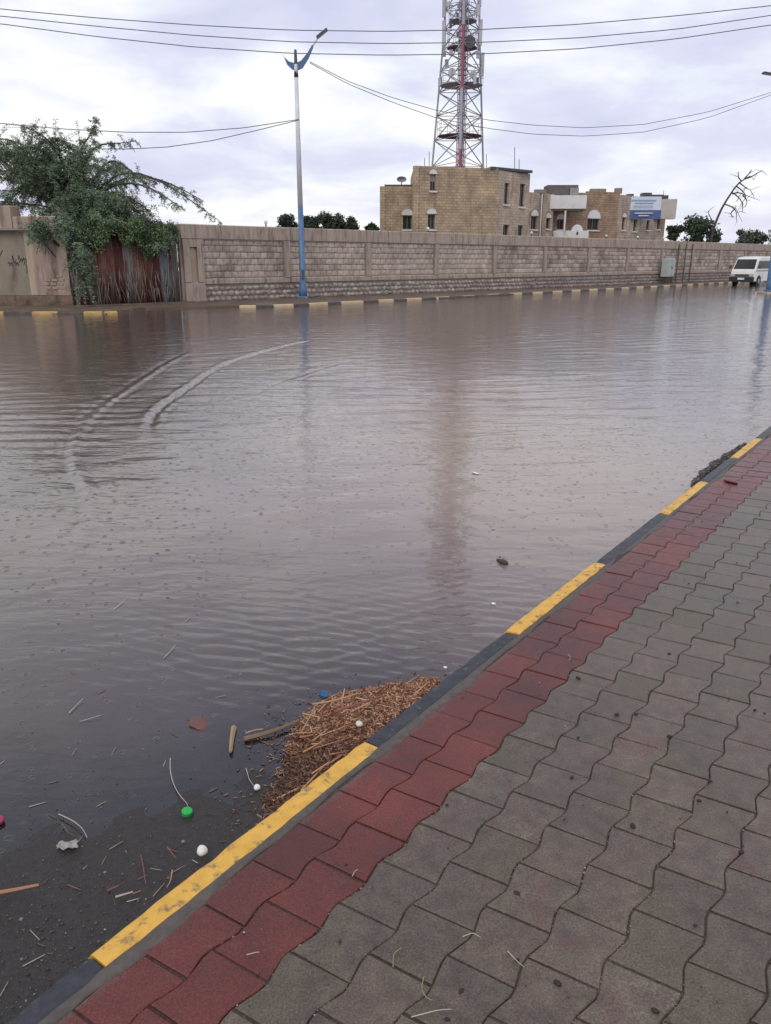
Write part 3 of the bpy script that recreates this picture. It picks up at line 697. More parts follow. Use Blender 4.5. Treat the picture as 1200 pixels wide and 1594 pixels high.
# ------------------------------------------------------------ building
br = empty('stone_building', (0, 0, 0)); tag(br, 'two storey brown sandstone building with arched windows behind the long wall', 'building')
def stone_mat(name, c1, c2, mort, sc_=1.0, bw=.34, bh=.17):
    m = bpy.data.materials.new(name); m.use_nodes = True; N = nodes_of(m.node_tree)
    uv = N('ShaderNodeUVMap', uv_map='uv'); br_ = N('ShaderNodeTexBrick', {'Vector': uv.outputs[0], 'Color1': (*c1, 1), 'Color2': (*c2, 1), 'Mortar': (*mort, 1), 'Scale': 1.0, 'Mortar Size': .018, 'Mortar Smooth': .3, 'Bias': -.1, 'Brick Width': bw, 'Row Height': bh})
    g = N('ShaderNodeNewGeometry'); n1 = N('ShaderNodeTexNoise', {'Vector': g.outputs['Position'], 'Scale': 1.1, 'Detail': 8.0, 'Roughness': .7})
    mp = N('ShaderNodeMapping', {'Vector': g.outputs['Position'], 'Scale': (1.6, 1.6, .3)}); n2 = N('ShaderNodeTexNoise', {'Vector': mp.outputs[0], 'Scale': 1.5, 'Detail': 6.0})
    c = mixc(N, 1.0, br_.outputs[0], ramp(N, n1.outputs[0], [(.3, (.60, .60, .62)), (.7, (1.28, 1.24, 1.18))]), 'MULTIPLY')
    c = mixc(N, ramp(N, n2.outputs[0], [(.55, (0, 0, 0)), (.75, (.6, .6, .6))]), c, (.15, .11, .085))
    bp = N('ShaderNodeBump', {'Height': br_.outputs['Fac'], 'Strength': .6, 'Distance': .02}, invert=True)
    b = N('ShaderNodeBsdfPrincipled', {'Base Color': c, 'Roughness': .85, 'Normal': bp.outputs[0]})
    N('ShaderNodeOutputMaterial', {'Surface': b.outputs[0]}); return m
st_a = stone_mat('brown_ashlar', (.47, .365, .255), (.37, .285, .195), (.30, .225, .155))
st_b = stone_mat('pale_ashlar', (.52, .43, .345), (.43, .355, .285), (.36, .29, .23))
st_c = stone_mat('dark_ashlar', (.40, .28, .19), (.30, .205, .14), (.24, .165, .115))
frame_m = M('window_frame', (.20, .19, .18), rough=.5)
def gp(px, Y, py=340):  # plan point on the sight line through px at depth Y
    p = atY(px, py, Y); return np.array([p[0], Y])
def facade(A, B, zt, mat, wins=(), z0=0.0, thick=.3, name='wall'):
    A = np.array(A, float); B = np.array(B, float); L = np.linalg.norm(B-A); d = (B-A)/L; nrm = np.array([d[1], -d[0]])
    def uof(px, py):
        x = (px-600)/F; y = (py-797)/F; kx, ky = x, C_-S_*y  # ray (kx,ky)*t ; A+d*u
        # cross((kx,ky),(A+d*u)) = 0
        return -(kx*A[1]-ky*A[0])/(kx*d[1]-ky*d[0])
    ops = []
    for (x0, y0, x1, y1, ar) in wins:
        yc = (y0+y1)/2; u0, u1 = uof(x0, yc), uof(x1, yc); Y = A[1]+d[1]*(u0+u1)/2
        ops.append((max(.05, u0), min(L-.05, u1), atY(600, y1, Y)[2], atY(600, y0, Y)[2], ar))
    us = sorted({0.0, L, *[o_[0] for o_ in ops], *[o_[1] for o_ in ops]}); zs = sorted({z0, zt, *[o_[2] for o_ in ops], *[o_[3] for o_ in ops]})
    V, Fs, UV = [], [], []
    def P3(u, q, z): return (A[0]+d[0]*u-nrm[0]*q, A[1]+d[1]*u-nrm[1]*q, z)
    def quad(ps, uvs): k = len(V); V.extend(ps); Fs.append((k, k+1, k+2, k+3)); UV.extend(uvs)
    for a_, b_ in zip(us[:-1], us[1:]):
        for c_, e_ in zip(zs[:-1], zs[1:]):
            um, zm = (a_+b_)/2, (c_+e_)/2
            if any(o_[0] < um < o_[1] and o_[2] < zm < o_[3] for o_ in ops): continue
            quad([P3(a_, 0, c_), P3(b_, 0, c_), P3(b_, 0, e_), P3(a_, 0, e_)], [(a_, c_), (b_, c_), (b_, e_), (a_, e_)])
    for (a_, b_, c_, e_, ar) in ops:
        q = .22
        for p1, p2 in (((a_, c_), (b_, c_)), ((b_, c_), (b_, e_)), ((b_, e_), (a_, e_)), ((a_, e_), (a_, c_))):
            quad([P3(p1[0], 0, p1[1]), P3(p1[0], q, p1[1]), P3(p2[0], q, p2[1]), P3(p2[0], 0, p2[1])], [(0, 0), (.1, 0), (.1, .1), (0, .1)])
    quad([P3(0, thick, z0), P3(0, thick, zt), P3(L, thick, zt), P3(L, thick, z0)], [(0, z0), (0, zt), (L, zt), (L, z0)])
    quad([P3(0, 0, zt), P3(L, 0, zt), P3(L, thick, zt), P3(0, thick, zt)], [(0, 0), (L, 0), (L, .3), (0, .3)])
    quad([P3(0, 0, z0), P3(0, 0, zt), P3(0, thick, zt), P3(0, thick, z0)], [(0, z0), (0, zt), (.3, zt), (.3, z0)])
    quad([P3(L, thick, z0), P3(L, thick, zt), P3(L, 0, zt), P3(L, 0, z0)], [(0, z0), (0, zt), (.3, zt), (.3, z0)])
    me = bpy.data.meshes.new(name); me.from_pydata(V, [], Fs); me.update()
    uvl = me.uv_layers.new(name='uv'); uvl.data.foreach_set('uv', np.array(UV, np.float32).ravel())
    wob_ = link(name, me, mat, br)
    ang = math.atan2(d[1], d[0])
    for (a_, b_, c_, e_, ar) in ops:
        w_, h_ = b_-a_, e_-c_
        fr_ = MB(); t_ = .045
        for (uc, zc, ww, hh) in ((a_+t_/2, (c_+e_)/2, t_, h_), (b_-t_/2, (c_+e_)/2, t_, h_), ((a_+b_)/2, c_+t_/2, w_-2*t_-.004, t_), ((a_+b_)/2, e_-t_/2, w_-2*t_-.004, t_), ((a_+b_)/2, (c_+e_)/2, .04, h_-2*t_-.004)):
            fr_.box(P3(uc, .15, zc), (ww, .05, hh), ang)
        fo = fr_.build('window', frame_m, br)
        MB().box(P3((a_+b_)/2, .19, (c_+e_)/2), (w_-.01, .02, h_-.01), ang).build('pane', glass_m, fo)
        MB().box(P3((a_+b_)/2, -.04, c_-.06), (w_+.16, .14, .09), ang).build('sill', white_m, fo)
        if ar:
            r_ = w_/2+.10; nn = 12; pl = [(-r_, 0), (r_, 0)]+[(r_*math.cos(PI*k/nn), r_*1.0*math.sin(PI*k/nn)) for k in range(1, nn)]
            vs = [P3((a_+b_)/2+x_, -.05, e_+.04+z_) for x_, z_ in pl]+[P3((a_+b_)/2+x_, .02, e_+.04+z_) for x_, z_ in pl]; m_ = len(pl)
            MB().add(vs, [tuple(range(m_))]+[(k, m_+k, m_+(k+1) % m_, (k+1) % m_) for k in range(m_)]).build('arched_lintel', white_m, fo)
            MB().tube([P3((a_+b_)/2+(r_+.03)*math.cos(PI*k/nn), -.03, e_+.04+(r_+.03)*math.sin(PI*k/nn)) for k in range(nn+1)], .045, 5).build('arch_trim', st_b if mat != st_b else st_a, fo)
    return lambda u, q, z: P3(u, q, z), L, ang, uof
def topz(py, Y): return float(atY(600, py, Y)[2])
A = gp(645, 53, 258); B = gp(776, 54.6, 262)
Cc = B+np.array([math.cos(math.radians(43)), math.sin(math.radians(43))])*3.4
zA = topz(258, 53); zB = topz(266, 56)
facade(A, B, zA, st_a, [(669.5, 272, 678, 297, 1), (666, 334, 677, 357, 1)])
facade(B+np.array([.002, .002]), Cc, zA-.1, st_b, [(785, 285, 792, 318, 0), (809, 286, 817, 322, 0), (783, 350, 792, 371, 0), (806, 351, 814, 372, 0)])
facade(Cc, Cc+np.array([-5, 6.5]), zA-.1, st_a); facade(A+np.array([0, 8.0]), A, zA, st_a)
MB().prism([tuple(A+[.1, .1]), tuple(B+[-.05, .3]), tuple(Cc+[-.2, .2]), tuple(Cc+np.array([-5, 6.5])), tuple(A+np.array([.1, 8]))], zA-.9, zA-.5).build('roof', core_m, br)
MB().prism([tuple(B+[-.5, -.3]), tuple(Cc+[.1, -.3]), tuple(Cc+[-.5, .8]), tuple(B+[-.7, .8])], zA-.06, zA+.10).build('canopy', dark_m, br)
# left wing
Lw = gp(592, 55.0, 290); Rw = gp(647, 55.3, 290); zL = topz(290, 55)
facade(Lw, Rw, zL, st_a, [(627, 336, 641, 357, 1)]); facade(Lw+np.array([0, 6.]), Lw, zL, st_a)
MB().box(((Lw[0]+Rw[0])/2+.2, 56.2, zL+.06), (2.2, 1.8, .14)).build('roof_slab', dark_m, br)
MB().prism([tuple(Lw+[.3, .4]), tuple(Rw+[0, .4]), tuple(Rw+[0, 6]), tuple(Lw+[.3, 6])], zL-.6, zL-.3).build('roof', core_m, br)
# receding right wing
D1 = gp(824, 60.0, 302); D2 = gp(863, 61.8, 302); z1 = topz(301, 61)
facade(D1, D2, z1, st_b, [(826.5, 337, 836, 357, 1), (849, 340, 856, 356, 1)])
for px in (842, 846):
    p = gp(px, 60.9, 335); MB().box((p[0], p[1]-.12, z1/2), (.12 if px == 842 else .35, .2, z1)).build('pilaster', white_m if px == 842 else st_b, br)
MB().box((gp(838, 60.9)[0], 60.9, z1+.12), (.8, .5, .24)).build('parapet_block', core_m, br)
E1 = gp(861, 63.0, 300); E2 = gp(915, 64.2, 300); zE = topz(300, 64)
facade(E1, E2, zE, st_c, [(867, 342, 877, 357, 1)])
F2 = gp(965, 65.4, 300)
facade(E2, F2, topz(299, 65), st_c, [(914.5, 341, 932, 358, 1)])
MB().box((gp(927, 65)[0], 65.0, zE+.2), (1.2, .5, .3)).build('parapet_block', core_m, br)
MB().box((gp(959, 65.5)[0], 65.6, zE+.25), (.5, .5, .4)).build('parapet_block', core_m, br)
G2 = F2+np.array([math.cos(math.radians(43)), math.sin(math.radians(43))])*7.6; zG = topz(304, 66)
facade(F2+np.array([.003, .003]), G2, zG, st_b, [(968, 339, 973, 358, 1), (986, 342, 990.5, 360, 0), (1006, 343, 1011, 358, 0), (1023, 341, 1027, 357, 0)])
facade(G2, G2+np.array([-6, 7]), zG, st_a)
MB().prism([tuple(D1+[.4, .5]), tuple(D2+[0, .5]), tuple(E1+[0, .5]), tuple(E2+[0, .5]), tuple(F2+[0, .5]), tuple(G2+[-.3, .1]), tuple(G2+np.array([-6, 7])), tuple(D1+np.array([0, 14]))], zG-.8, zG-.45).build('roof', core_m, br)
# balcony: white upper band, soffit, lower white parapet with an emblem, dark attic box
def seg(px0, px1, Y0, Y1, y0, y1, dp, name, mat, par=br):
    a_, b_ = gp(px0, Y0, (y0+y1)/2), gp(px1, Y1, (y0+y1)/2); d_ = b_-a_; L = np.linalg.norm(d_); an = math.atan2(d_[1], d_[0])
    za, zb = topz(y1, (Y0+Y1)/2), topz(y0, (Y0+Y1)/2); c = (a_+b_)/2+np.array([-d_[1], d_[0]])/L*dp/2
    return MB().box((c[0], c[1], (za+zb)/2), (L, dp, zb-za)).build(name, mat, par)
bal = seg(862, 914, 61.0, 62.2, 304, 325, 1.7, 'balcony', white_m)
seg(864, 912, 61.2, 62.3, 325.3, 328, 1.5, 'soffit', core_m)
seg(860, 902, 61.9, 62.6, 288, 303.5, 1.6, 'attic_box', M('dark_concrete', (.10, .085, .08), (.15, .13, .12), rough=.9, scale=2))
seg(889, 900, 61.85, 62.1, 292, 303.5, .1, 'vent_panel', steel)
lb = seg(866, 912, 61.5, 62.5, 359, 384, .25, 'lower_parapet', white_m)
p = gp(898, 62.2, 357); zz = topz(357, 62.2); MB().ball((p[0], p[1]-.02, zz-.15), (.45, .12, .5), 12, 8).build('parapet_crest', white_m, lb, True)
zz = topz(363.5, 62.0); MB().ball((p[0], p[1]-.17, zz), (.16, .05, .24), 10, 8).build('emblem', dark_m, lb, True)
p = gp(903, 61.9, 322); MB().ball((p[0], p[1]-.02, topz(322, 61.9)), (.22, .1, .26), 10, 8).build('opening', dark_m, bal, True)
seg(879, 881, 61.6, 61.65, 328, 360, .15, 'post', white_m)
# bulging pale panel at the right corner and roof clutter
seg(1024, 1043.5, 68.3, 70.2, 310, 341, .8, 'bay_panel', M('pale_panel', (.50, .46, .42), (.42, .38, .35), rough=.7, scale=2))
for px0, px1, y0, y1, Y in ((1005, 1016, 300, 306, 69), (1018, 1034, 303, 309, 70), (984, 989, 302, 306, 68), (1034, 1042, 304, 311, 70.4)):
    seg(px0, px1, Y, Y+.3, y0, y1, .8, 'roof_equipment', dark_m)
for px, y0 in ((757, 240), (801, 229), (808, 248), (668, 236), (661, 246), (1033, 297)):
    Y = 56.5 if px < 900 else 71; a_ = atY(px, 272 if px < 900 else 312, Y); b_ = atY(px, y0, Y)
    MB().tube([a_, b_], .022, 5).build('roof_mast', dark_m, br)
sdish = MB(); c = atY(625, 281, 56.0)
nn = 12; vs = [tuple(c)]
for j in (1, 2):
    for i in range(nn): vs.append((c[0]+.17*j*math.cos(2*PI*i/nn), c[1]-.03*j*j, c[2]+.17*j*.55*math.sin(2*PI*i/nn)+.03*j))
sdish.add(vs, [(0, 1+i, 1+(i+1) % nn) for i in range(nn)]+[(1+i, 1+nn+i, 1+nn+(i+1) % nn, 1+(i+1) % nn) for i in range(nn)])
sdish.build('satellite_dish', steel, br); MB().tube([c, (c[0], c[1]+.1, zL+.1)], .03, 6).build('dish_mast', dark_m, br)
# rooftop sign
sg = empty('rooftop_sign', (0, 0, 0)); tag(sg, 'white sign board with a blue lower band hung on the right end of the building', 'sign')
seg(988.5, 1015.5, 65.6, 67.6, 306, 327, .12, 'board', M('sign_white', (.55, .62, .72), (.62, .68, .76), rough=.4, scale=1), sg)
seg(989, 1015, 65.6, 67.6, 327.3, 341, .12, 'blue_band', M('sign_blue', (.06, .10, .24), (.09, .14, .30), rough=.4, scale=1), sg)
for y0, a_, b_ in ((331, 995, 1009), (335, 998, 1006)): seg(a_, b_, 65.50+.074*(a_-989), 65.50+.074*(b_-989), y0, y0+1.6, .03, 'lettering', white_m, sg)
for y0, a_, b_ in ((311, 993, 1012), (315.5, 996, 1010), (320, 994, 1009)): seg(a_, b_, 65.50+.074*(a_-989), 65.50+.074*(b_-989), y0, y0+1.2, .03, 'lettering', M('sign_print', (.30, .42, .60)), sg)

# ------------------------------------------------------------ telecom tower
TY = 66.0; tcx = float(atY(716, 200, TY)[0])
tw = empty('telecom_tower', (tcx, TY, 0)); tag(tw, 'tall red and white lattice telecom tower with antennas behind the building', 'tower')
def band_mat():
    m = bpy.data.materials.new('banded_tower_paint'); m.use_nodes = True; N = nodes_of(m.node_tree)
    g = N('ShaderNodeNewGeometry'); sp = N('ShaderNodeSeparateXYZ', {0: g.outputs['Position']})
    u_ = mth(N, 'FRACT', mth(N, 'DIVIDE', mth(N, 'SUBTRACT', sp.outputs[2], 1.2), 8.4))
    c = mixc(N, mth(N, 'GREATER_THAN', u_, .5), (.36, .33, .39), (.27, .07, .11))
    b = N('ShaderNodeBsdfPrincipled', {'Base Color': c, 'Roughness': .6}); N('ShaderNodeOutputMaterial', {'Surface': b.outputs[0]}); return m
tb = band_mat(); ts = M('tower_steel', (.33, .35, .38), (.42, .43, .46), rough=.6, scale=2)
tr = M('tower_red', (.16, .045, .065), (.12, .04, .055), rough=.6, scale=2)
def tw_r(z):   # half width between the outer legs
    return float(np.interp(z, [0, 9.3, 18.5, 28], [2.6, 2.0, 1.30, 1.15]))
TH = 28.0
def leg(k, z):
    r = tw_r(z)*1.155; a = [PI*7/6, PI*11/6, PI/2][k]+PI  # two legs back left/right, one towards the camera
    a = {0: PI-.52+.0, 1: .52, 2: -PI/2-.06}[k]
    return (r*math.cos(a), r*math.sin(a), z)
zs = [0.0]
while zs[-1] < TH-.5: zs.append(zs[-1]+max(1.25, tw_r(zs[-1])*.92))
for k in range(3): MB().tube([leg(k, z) for z in zs], (.075 if k < 2 else .11), 6).build('leg', tb if k == 2 else ts, tw)
for i in range(len(zs)-1):
    for k in range(3):
        a0, a1 = leg(k, zs[i]), leg(k, zs[i+1]); b0, b1 = leg((k+1) % 3, zs[i]), leg((k+1) % 3, zs[i+1])
        MB().tube([a0, b1], .042, 4).build('brace', ts, tw); MB().tube([b0, a1], .042, 4).build('brace', ts, tw)
        MB().tube([a1, b1], .030, 4).build('brace', tr if i % 4 == 1 else ts, tw)
# cable ladder beside the front leg
ld = MB()
for x in (-.33, .33): ld.tube([(x+.0, -tw_r(z)*.62, z) for z in zs], .045, 4)
ld.build('ladder', tb, tw)
rg = MB(); z = .5
while z < TH: rg.box((0, -tw_r(z)*.62, z), (.66, .04, .05)); z += .42
rg.build('rungs', tb, tw)
cbm = MB()
for q, x in enumerate((-.22, -.12, -.02, .10, .2)): cbm.tube([(x, -tw_r(z)*.62-.06, z) for z in zs[:-1]], .05, 4)
cbm.build('feeder_cables', M('feeder_cable', (.09, .07, .085), (.13, .09, .11), rough=.6), tw)
def tz(py): return float(atY(714, py, TY)[2])
def platform(py, r, mat, rails=True):
    z = tz(py); root = MB(); nn = 12
    P_ = [(r*math.cos(2*PI*i/nn), r*.9*math.sin(2*PI*i/nn)) for i in range(nn)]
    root.prism(P_, z-.03, z+.01); o = root.build('platform', mat, tw)
    if rails:
        b = MB()
        for h_ in (.5, 1.0): b.tube([(x, y, z+h_) for x, y in P_+P_[:1]], .022, 4)
        for x, y in P_: b.tube([(x, y, z), (x, y, z+1.0)], .022, 4)
        b.build('railing', ts, o)
platform(212, 1.75, tr); platform(133, 1.65, ts); platform(75, 1.15, tr); platform(33, 1.05, ts); platform(-60, 1.5, ts); platform(-130, 1.4, ts)
am = M('antenna_casing', (.42, .42, .44), (.50, .50, .52), rough=.5)
for px, y0, y1, yy in ((690.5, 35, 74, -.5), (748, 33, 73, -.4), (751, 82, 118, .0), (684.5, 121, 135, 0), (744, 13, 30, -.8), (697, 8, 16, -.8), (691, -10, 25, .3), (747, -25, 8, .4), (700, -60, -25, -1.1), (735, -62, -22, -1.), (692, -120, -80, 0), (745, -118, -78, 0), (718, -110, -75, -1.3), (704, -160, -125, -.9), (731, -165, -130, -.9)):
    x = float(atY(px, (y0+y1)/2, TY+yy)[0])-tcx; za, zb = tz(y1), tz(y0)
    o = MB().box((x, yy, (za+zb)/2), (.24, .16, zb-za), bev=.03).build('panel_antenna', am, tw)
    MB().tube([(x*.9, yy+.15, za-.1), (x*.9, yy+.15, zb+.1)], .035, 5).build('antenna_pole', ts, o)
    MB().tube([(x*.95, yy+.1, (za+zb)/2), (x*.55, yy*.4, (za+zb)/2)], .03, 4).build('bracket', ts, o)
for px, py, r_ in ((731, 72, .42), (703, 118, .28), (736, 121, .25), (699, -30, .45), (728, -95, .5)):
    x = float(atY(px, py, TY-1)[0])-tcx; z = tz(py)
    o = MB().tube([(x, -1.25, z), (x, -1.0, z), (x, -.9, z)], [r_, r_*.95, r_*.3], 14).build('microwave_dish', am if py != 72 else dark_m, tw)
for k in range(26):   # radio units and brackets clustered on the upper tower
    z = R.uniform(tz(140), tz(-170)); a = R.uniform(0, 2*PI); r_ = tw_r(z)*R.uniform(.5, .95)
    MB().box((r_*math.cos(a), r_*math.sin(a), z), (R.uniform(.18, .34), .2, R.uniform(.3, .65))).build('radio_unit', [am, dark_m, ts][k % 3], tw)

# ------------------------------------------------------------ street lamps
def lamp(base, lab, face, cut=None, group='street lamps', r0=.125):
    o = empty('street_lamp', base, 0); tag(o, lab, 'street lamp', group)
    MB().box((0, 0, .04), (.40, .40, .08), bev=.02).build('base_plate', blue_p, o)
    low = MB().tube([(0, 0, .0), (0, 0, .4), (0, 0, .55), (0, 0, 3.65)], [.17, .17, r0, r0*.86], 12).build('lower_pole', blue_p, o, True)
    MB().box((.03, -.128, .95), (.11, .03, .42)).build('access_door', dark_m, low)
    MB().tube([(0, 0, 3.65), (0, 0, 8.75)], [r0*.86, .075], 12).build('upper_pole', white_p, o, True)
    MB().tube([(0, 0, 8.3), (0, 0, 9.25)], [.085, .05], 10).build('finial', dark_m, o, True)
    s = face
    # crescent bracket with a long horn that turns into the arm
    up_ = [(-.50, 9.12), (-.42, 8.98), (-.25, 8.84), (0, 8.78), (.22, 8.88), (.45, 9.12), (.66, 9.42)]
    lo_ = [(-.50, 9.12), (-.34, 8.74), (-.16, 8.58), (0, 8.52), (.26, 8.62), (.50, 8.95), (.70, 9.34)]
    b = MB()
    for i in range(6):
        a0, a1, c0, c1 = up_[i], up_[i+1], lo_[i], lo_[i+1]
        q = [(s*a0[0], -.04, a0[1]), (s*c0[0], -.04, c0[1]), (s*c1[0], -.04, c1[1]), (s*a1[0], -.04, a1[1])]
        b.add(q+[(x, .04, z) for x, _, z in q], [(0, 1, 2, 3), (7, 6, 5, 4), (0, 3, 7, 4), (1, 5, 6, 2), (0, 4, 5, 1), (3, 2, 6, 7)])
    b.build('crescent_bracket', blue_p, o)
    MB().tube([(s*.55, 0, 9.2), (s*.72, 0, 9.44), (s*.88, 0, 9.66)], .035, 8).build('arm', white_p, o)
    an = math.radians(35 if abs(s) < 1.2 else 8)*(1 if s > 0 else -1)
    h_ = MB(); m_ = Matrix.Rotation(-an, 3, 'Y')
    h_.box((s*1.04, 0, 9.80), (.50, .24, .08), M=m_, bev=.02); h_.build('lamp_head', dark_m, o)
    MB().box((s*1.05, 0, 9.755), (.36, .18, .02), M=m_).build('lens', M('lamp_lens', (.6, .6, .62), rough=.2), o)
    return o
L1 = at(472, 464, .10); lamp((L1[0], L1[1], .10), 'white street lamp with blue lower pole standing in front of the long stone wall', 1)
L2 = atY(1199, 440, 40.6); lamp((float(L2[0]), 40.6, .12), 'blue street lamp pole cut by the right edge of the view beside the minibus', -1.5, r0=.18)
isl = MB(); a_ = at(1160, 453, .1); ip = [(a_[0], 40.0), (a_[0]+.35, 39.7), (a_[0]+9, 41.5), (a_[0]+9, 42.5), (a_[0]+.3, 41.1), (a_[0]-.15, 40.6)]
isl.prism(ip, -.2, .10); io = tag(isl.build('median_island', core_m), kind='structure')
for i in range(8):
    q0 = np.array([a_[0]+.35+i*.9, 39.68+i*.187]); fkstone(q0, q0+np.array([.9, .187]), far_y if i % 2 == 0 else M('red_kerb_paint', (.2, .05, .045), (.14, .04, .035), rough=.6), root=io)
fkstone((a_[0]-.1, 40.5), (a_[0]+.33, 39.72), far_y, root=io)
for k, (z_, c_) in enumerate(((2.95, white_m),)):
    pass

# ------------------------------------------------------------ overhead wires
def wire(P, lab, r=.016):
    pts = []
    for (x0, y0, Y0), (x1, y1, Y1) in zip(P[:-1], P[1:]): pts.append(atY(x0, y0, Y0))
    pts.append(atY(*P[-1])); pts = np.array(pts); t = np.arange(len(pts)); tt = np.linspace(0, len(pts)-1, 48)
    # quadratic through the surveyed points
    out = np.stack([np.polyval(np.polyfit(t, pts[:, i], min(2, len(pts)-1)), tt) for i in range(3)], 1) if len(pts) == 3 else np.stack([np.interp(tt, t, pts[:, i]) for i in range(3)], 1)
    o = MB().tube(out, r, 5).build('overhead_wire', wire_m); tag(o, lab, 'wire', 'overhead wires')
wire([(-260, -12, 33), (-130, 0, 33), (0, 14, 33), (150, 28, 33), (300, 39, 33), (450, 47, 33), (600, 49, 33), (750, 46, 33), (900, 38, 33), (1050, 25, 33), (1200, 9, 33), (1400, -14, 33)], 'topmost of the three long wires crossing the sky above the street lamp')
wire([(-260, 2, 33), (0, 25, 33), (150, 41, 33), (300, 55, 33), (450, 65, 33), (600, 68, 33), (750, 66, 33), (900, 59, 33), (1050, 46, 33), (1200, 24, 33), (1400, -8, 33)], 'middle of the three long wires crossing the sky')
wire([(-260, 10, 33), (0, 37, 33), (150, 57, 33), (300, 73, 33), (450, 83, 33), (600, 86, 33), (750, 84, 33), (900, 76, 33), (1050, 61, 33), (1200, 39, 33), (1400, 8, 33)], 'lowest of the three long wires crossing the sky')
wire([(482, 96, 33.4), (540, 126, 34), (610, 152, 35), (680, 172, 36), (760, 187, 37), (830, 195, 38), (910, 199, 39), (1000, 194, 40), (1100, 175, 41), (1200, 144, 42), (1300, 108, 43)], 'upper of the two sagging wires running right from the near street lamp', .013)
wire([(482, 98, 33.5), (540, 130, 34.1), (610, 159, 35.1), (680, 184, 36.1), (760, 200, 37.1), (830, 209, 38.1), (910, 212, 39.1), (1000, 206, 40.1), (1100, 184, 41.1), (1200, 148, 42.1), (1300, 108, 43.1)], 'lower of the two sagging wires running right from the near street lamp', .013)
wire([(465, 186, 33.4), (380, 199, 33), (290, 206, 32.6), (200, 206, 32.2), (100, 201, 32), (0, 192, 31.8), (-150, 176, 31.5)], 'upper wire running left from the near street lamp pole over the leafy tree', .015)
wire([(465, 187, 33.4), (400, 203, 33), (330, 219, 32.6), (260, 229, 32.2), (200, 232, 32), (150, 232, 31.8)], 'lower wire dropping left from the near street lamp pole into the leafy tree', .015)

# ------------------------------------------------------------ white minibus
vp = at(1153, 444.5, WZ); va = math.radians(43)   # front centre on the road; body runs away along the street
vn = empty('minibus', (vp[0], vp[1], .02), va); tag(vn, 'white minibus parked on the flooded street by the far wall at right', 'van'); vn.scale = (.95, .95, .95)
# local x: rearwards (along street, away), local y: left/right ; front at x=0
vw = M('van_white', (.72, .71, .68), (.62, .60, .56), rough=.3, scale=1.2, spec=.5)
prof = [(.05, .30), (0, .42), (-.01, .78), (.05, .98), (.14, 1.10), (.52, 1.76), (.72, 1.90), (1.2, 1.955), (4.2, 1.955), (4.55, 1.85), (4.66, 1.2), (4.68, .42), (4.4, .33)]
def van_slice(y, inset, dz): return [(x+inset*(1 if x < 1 else (-1 if x > 4 else 0)), y, z-dz*(z > 1.5)) for x, z in prof]
rows = [van_slice(-.84, .06, .08), van_slice(-.80, .02, .02), van_slice(-.5, 0, 0), van_slice(.5, 0, 0), van_slice(.80, .02, .02), van_slice(.84, .06, .08)]
def tum(p): x, y, z = p; k = 1-.10*max(0, (z-1.0))/.95; return (x, y*k, z)
V = [tum(p) for r in rows for p in r]; m_ = len(prof); Fs = []
for i in range(len(rows)-1):
    for k in range(m_): Fs.append((i*m_+k, (i+1)*m_+k, (i+1)*m_+(k+1) % m_, i*m_+(k+1) % m_))
Fs += [tuple(range(m_))[::-1], tuple(5*m_+k for k in range(m_))]
bd = MB().add(V, Fs).build('body', vw, vn, False)
def slab(pts4, th, name, mat, par=vn):
    P_ = [Vector(p) for p in pts4]; nn_ = (P_[1]-P_[0]).cross(P_[3]-P_[0]).normalized()*th; k = len(P_)
    return MB().add([*P_, *[p+nn_ for p in P_]], [tuple(range(k))[::-1], tuple(range(k, 2*k))]+[(i, (i+1) % k, k+(i+1) % k, k+i) for i in range(k)]).build(name, mat, par)
slab([(.148, .72, 1.12), (.148, -.72, 1.12), (.515, -.66, 1.755), (.515, .66, 1.755)], .02, 'windscreen', glass_m)
for sgn in (-1, 1):
    ysd = lambda z: sgn*(.845*(1-.10*max(0, z-1.0)/.95)+.003)
    for x0, x1, xt0 in ((.34, 1.25, .66), (1.38, 2.25, 1.38), (2.35, 3.25, 2.35), (3.35, 4.3, 3.35)):
        q = [(x0, ysd(1.15), 1.15), (x1, ysd(1.15), 1.15), (x1, ysd(1.66), 1.66), (xt0, ysd(1.66), 1.66)]
        if sgn > 0: q = q[::-1]
        slab(q, .012, 'side_window', glass_m)
    for x0 in (1.31, 2.30): slab([(x0, ysd(.45), .45), (x0+.02, ysd(.45), .45), (x0+.02, ysd(1.6), 1.6), (x0, ysd(1.6), 1.6)][::-sgn], .006, 'door_seam', dark_m)
    MB().box((2.3, sgn*.852, 1.0), (4.3, .012, .04)).build('side_moulding', dark_m, vn)
    MB().tube([(.4, sgn*.84, 1.2), (.30, sgn*1.0, 1.25)], .02, 5).build('mirror_arm', dark_m, vn)
    MB().box((.28, sgn*1.02, 1.26), (.06, .15, .24), bev=.02).build('mirror', dark_m, vn)
    MB().box((-.015, sgn*.62, .72), (.06, .30, .16), bev=.02).build('headlight', M('headlight_glass', (.5, .5, .5), rough=.15, spec=.7), vn)
    for x in (.80, 3.75):
        ty = MB().tube([(x, sgn*.68, .31), (x, sgn*.86, .31)], .315, 18).build('tyre', M('tyre_rubber', (.02, .02, .02), rough=.8), vn)
        MB().tube([(x, sgn*.84, .31), (x, sgn*.875, .31)], .18, 12).build('rim', steel, ty)
        MB().tube([(x, sgn*.835, .33), (x, sgn*.848, .33)], .385, 20).build('wheel_arch', dark_m, vn)
MB().box((-.05, 0, .43), (.18, 1.68, .34), bev=.04).build('front_bumper', M('black_plastic', (.03, .03, .032), rough=.5), vn)
MB().box((-.02, 0, .70), (.05, 1.00, .15), bev=.01).build('grille', dark_m, vn)
MB().box((-.15, 0, .47), (.02, .46, .13)).build('number_plate', white_m, vn)
for q in (-.3, .3): MB().tube([(.13, q+.25, 1.15), (.18, q-.2, 1.26)], .012, 4).build('wiper', dark_m, vn)

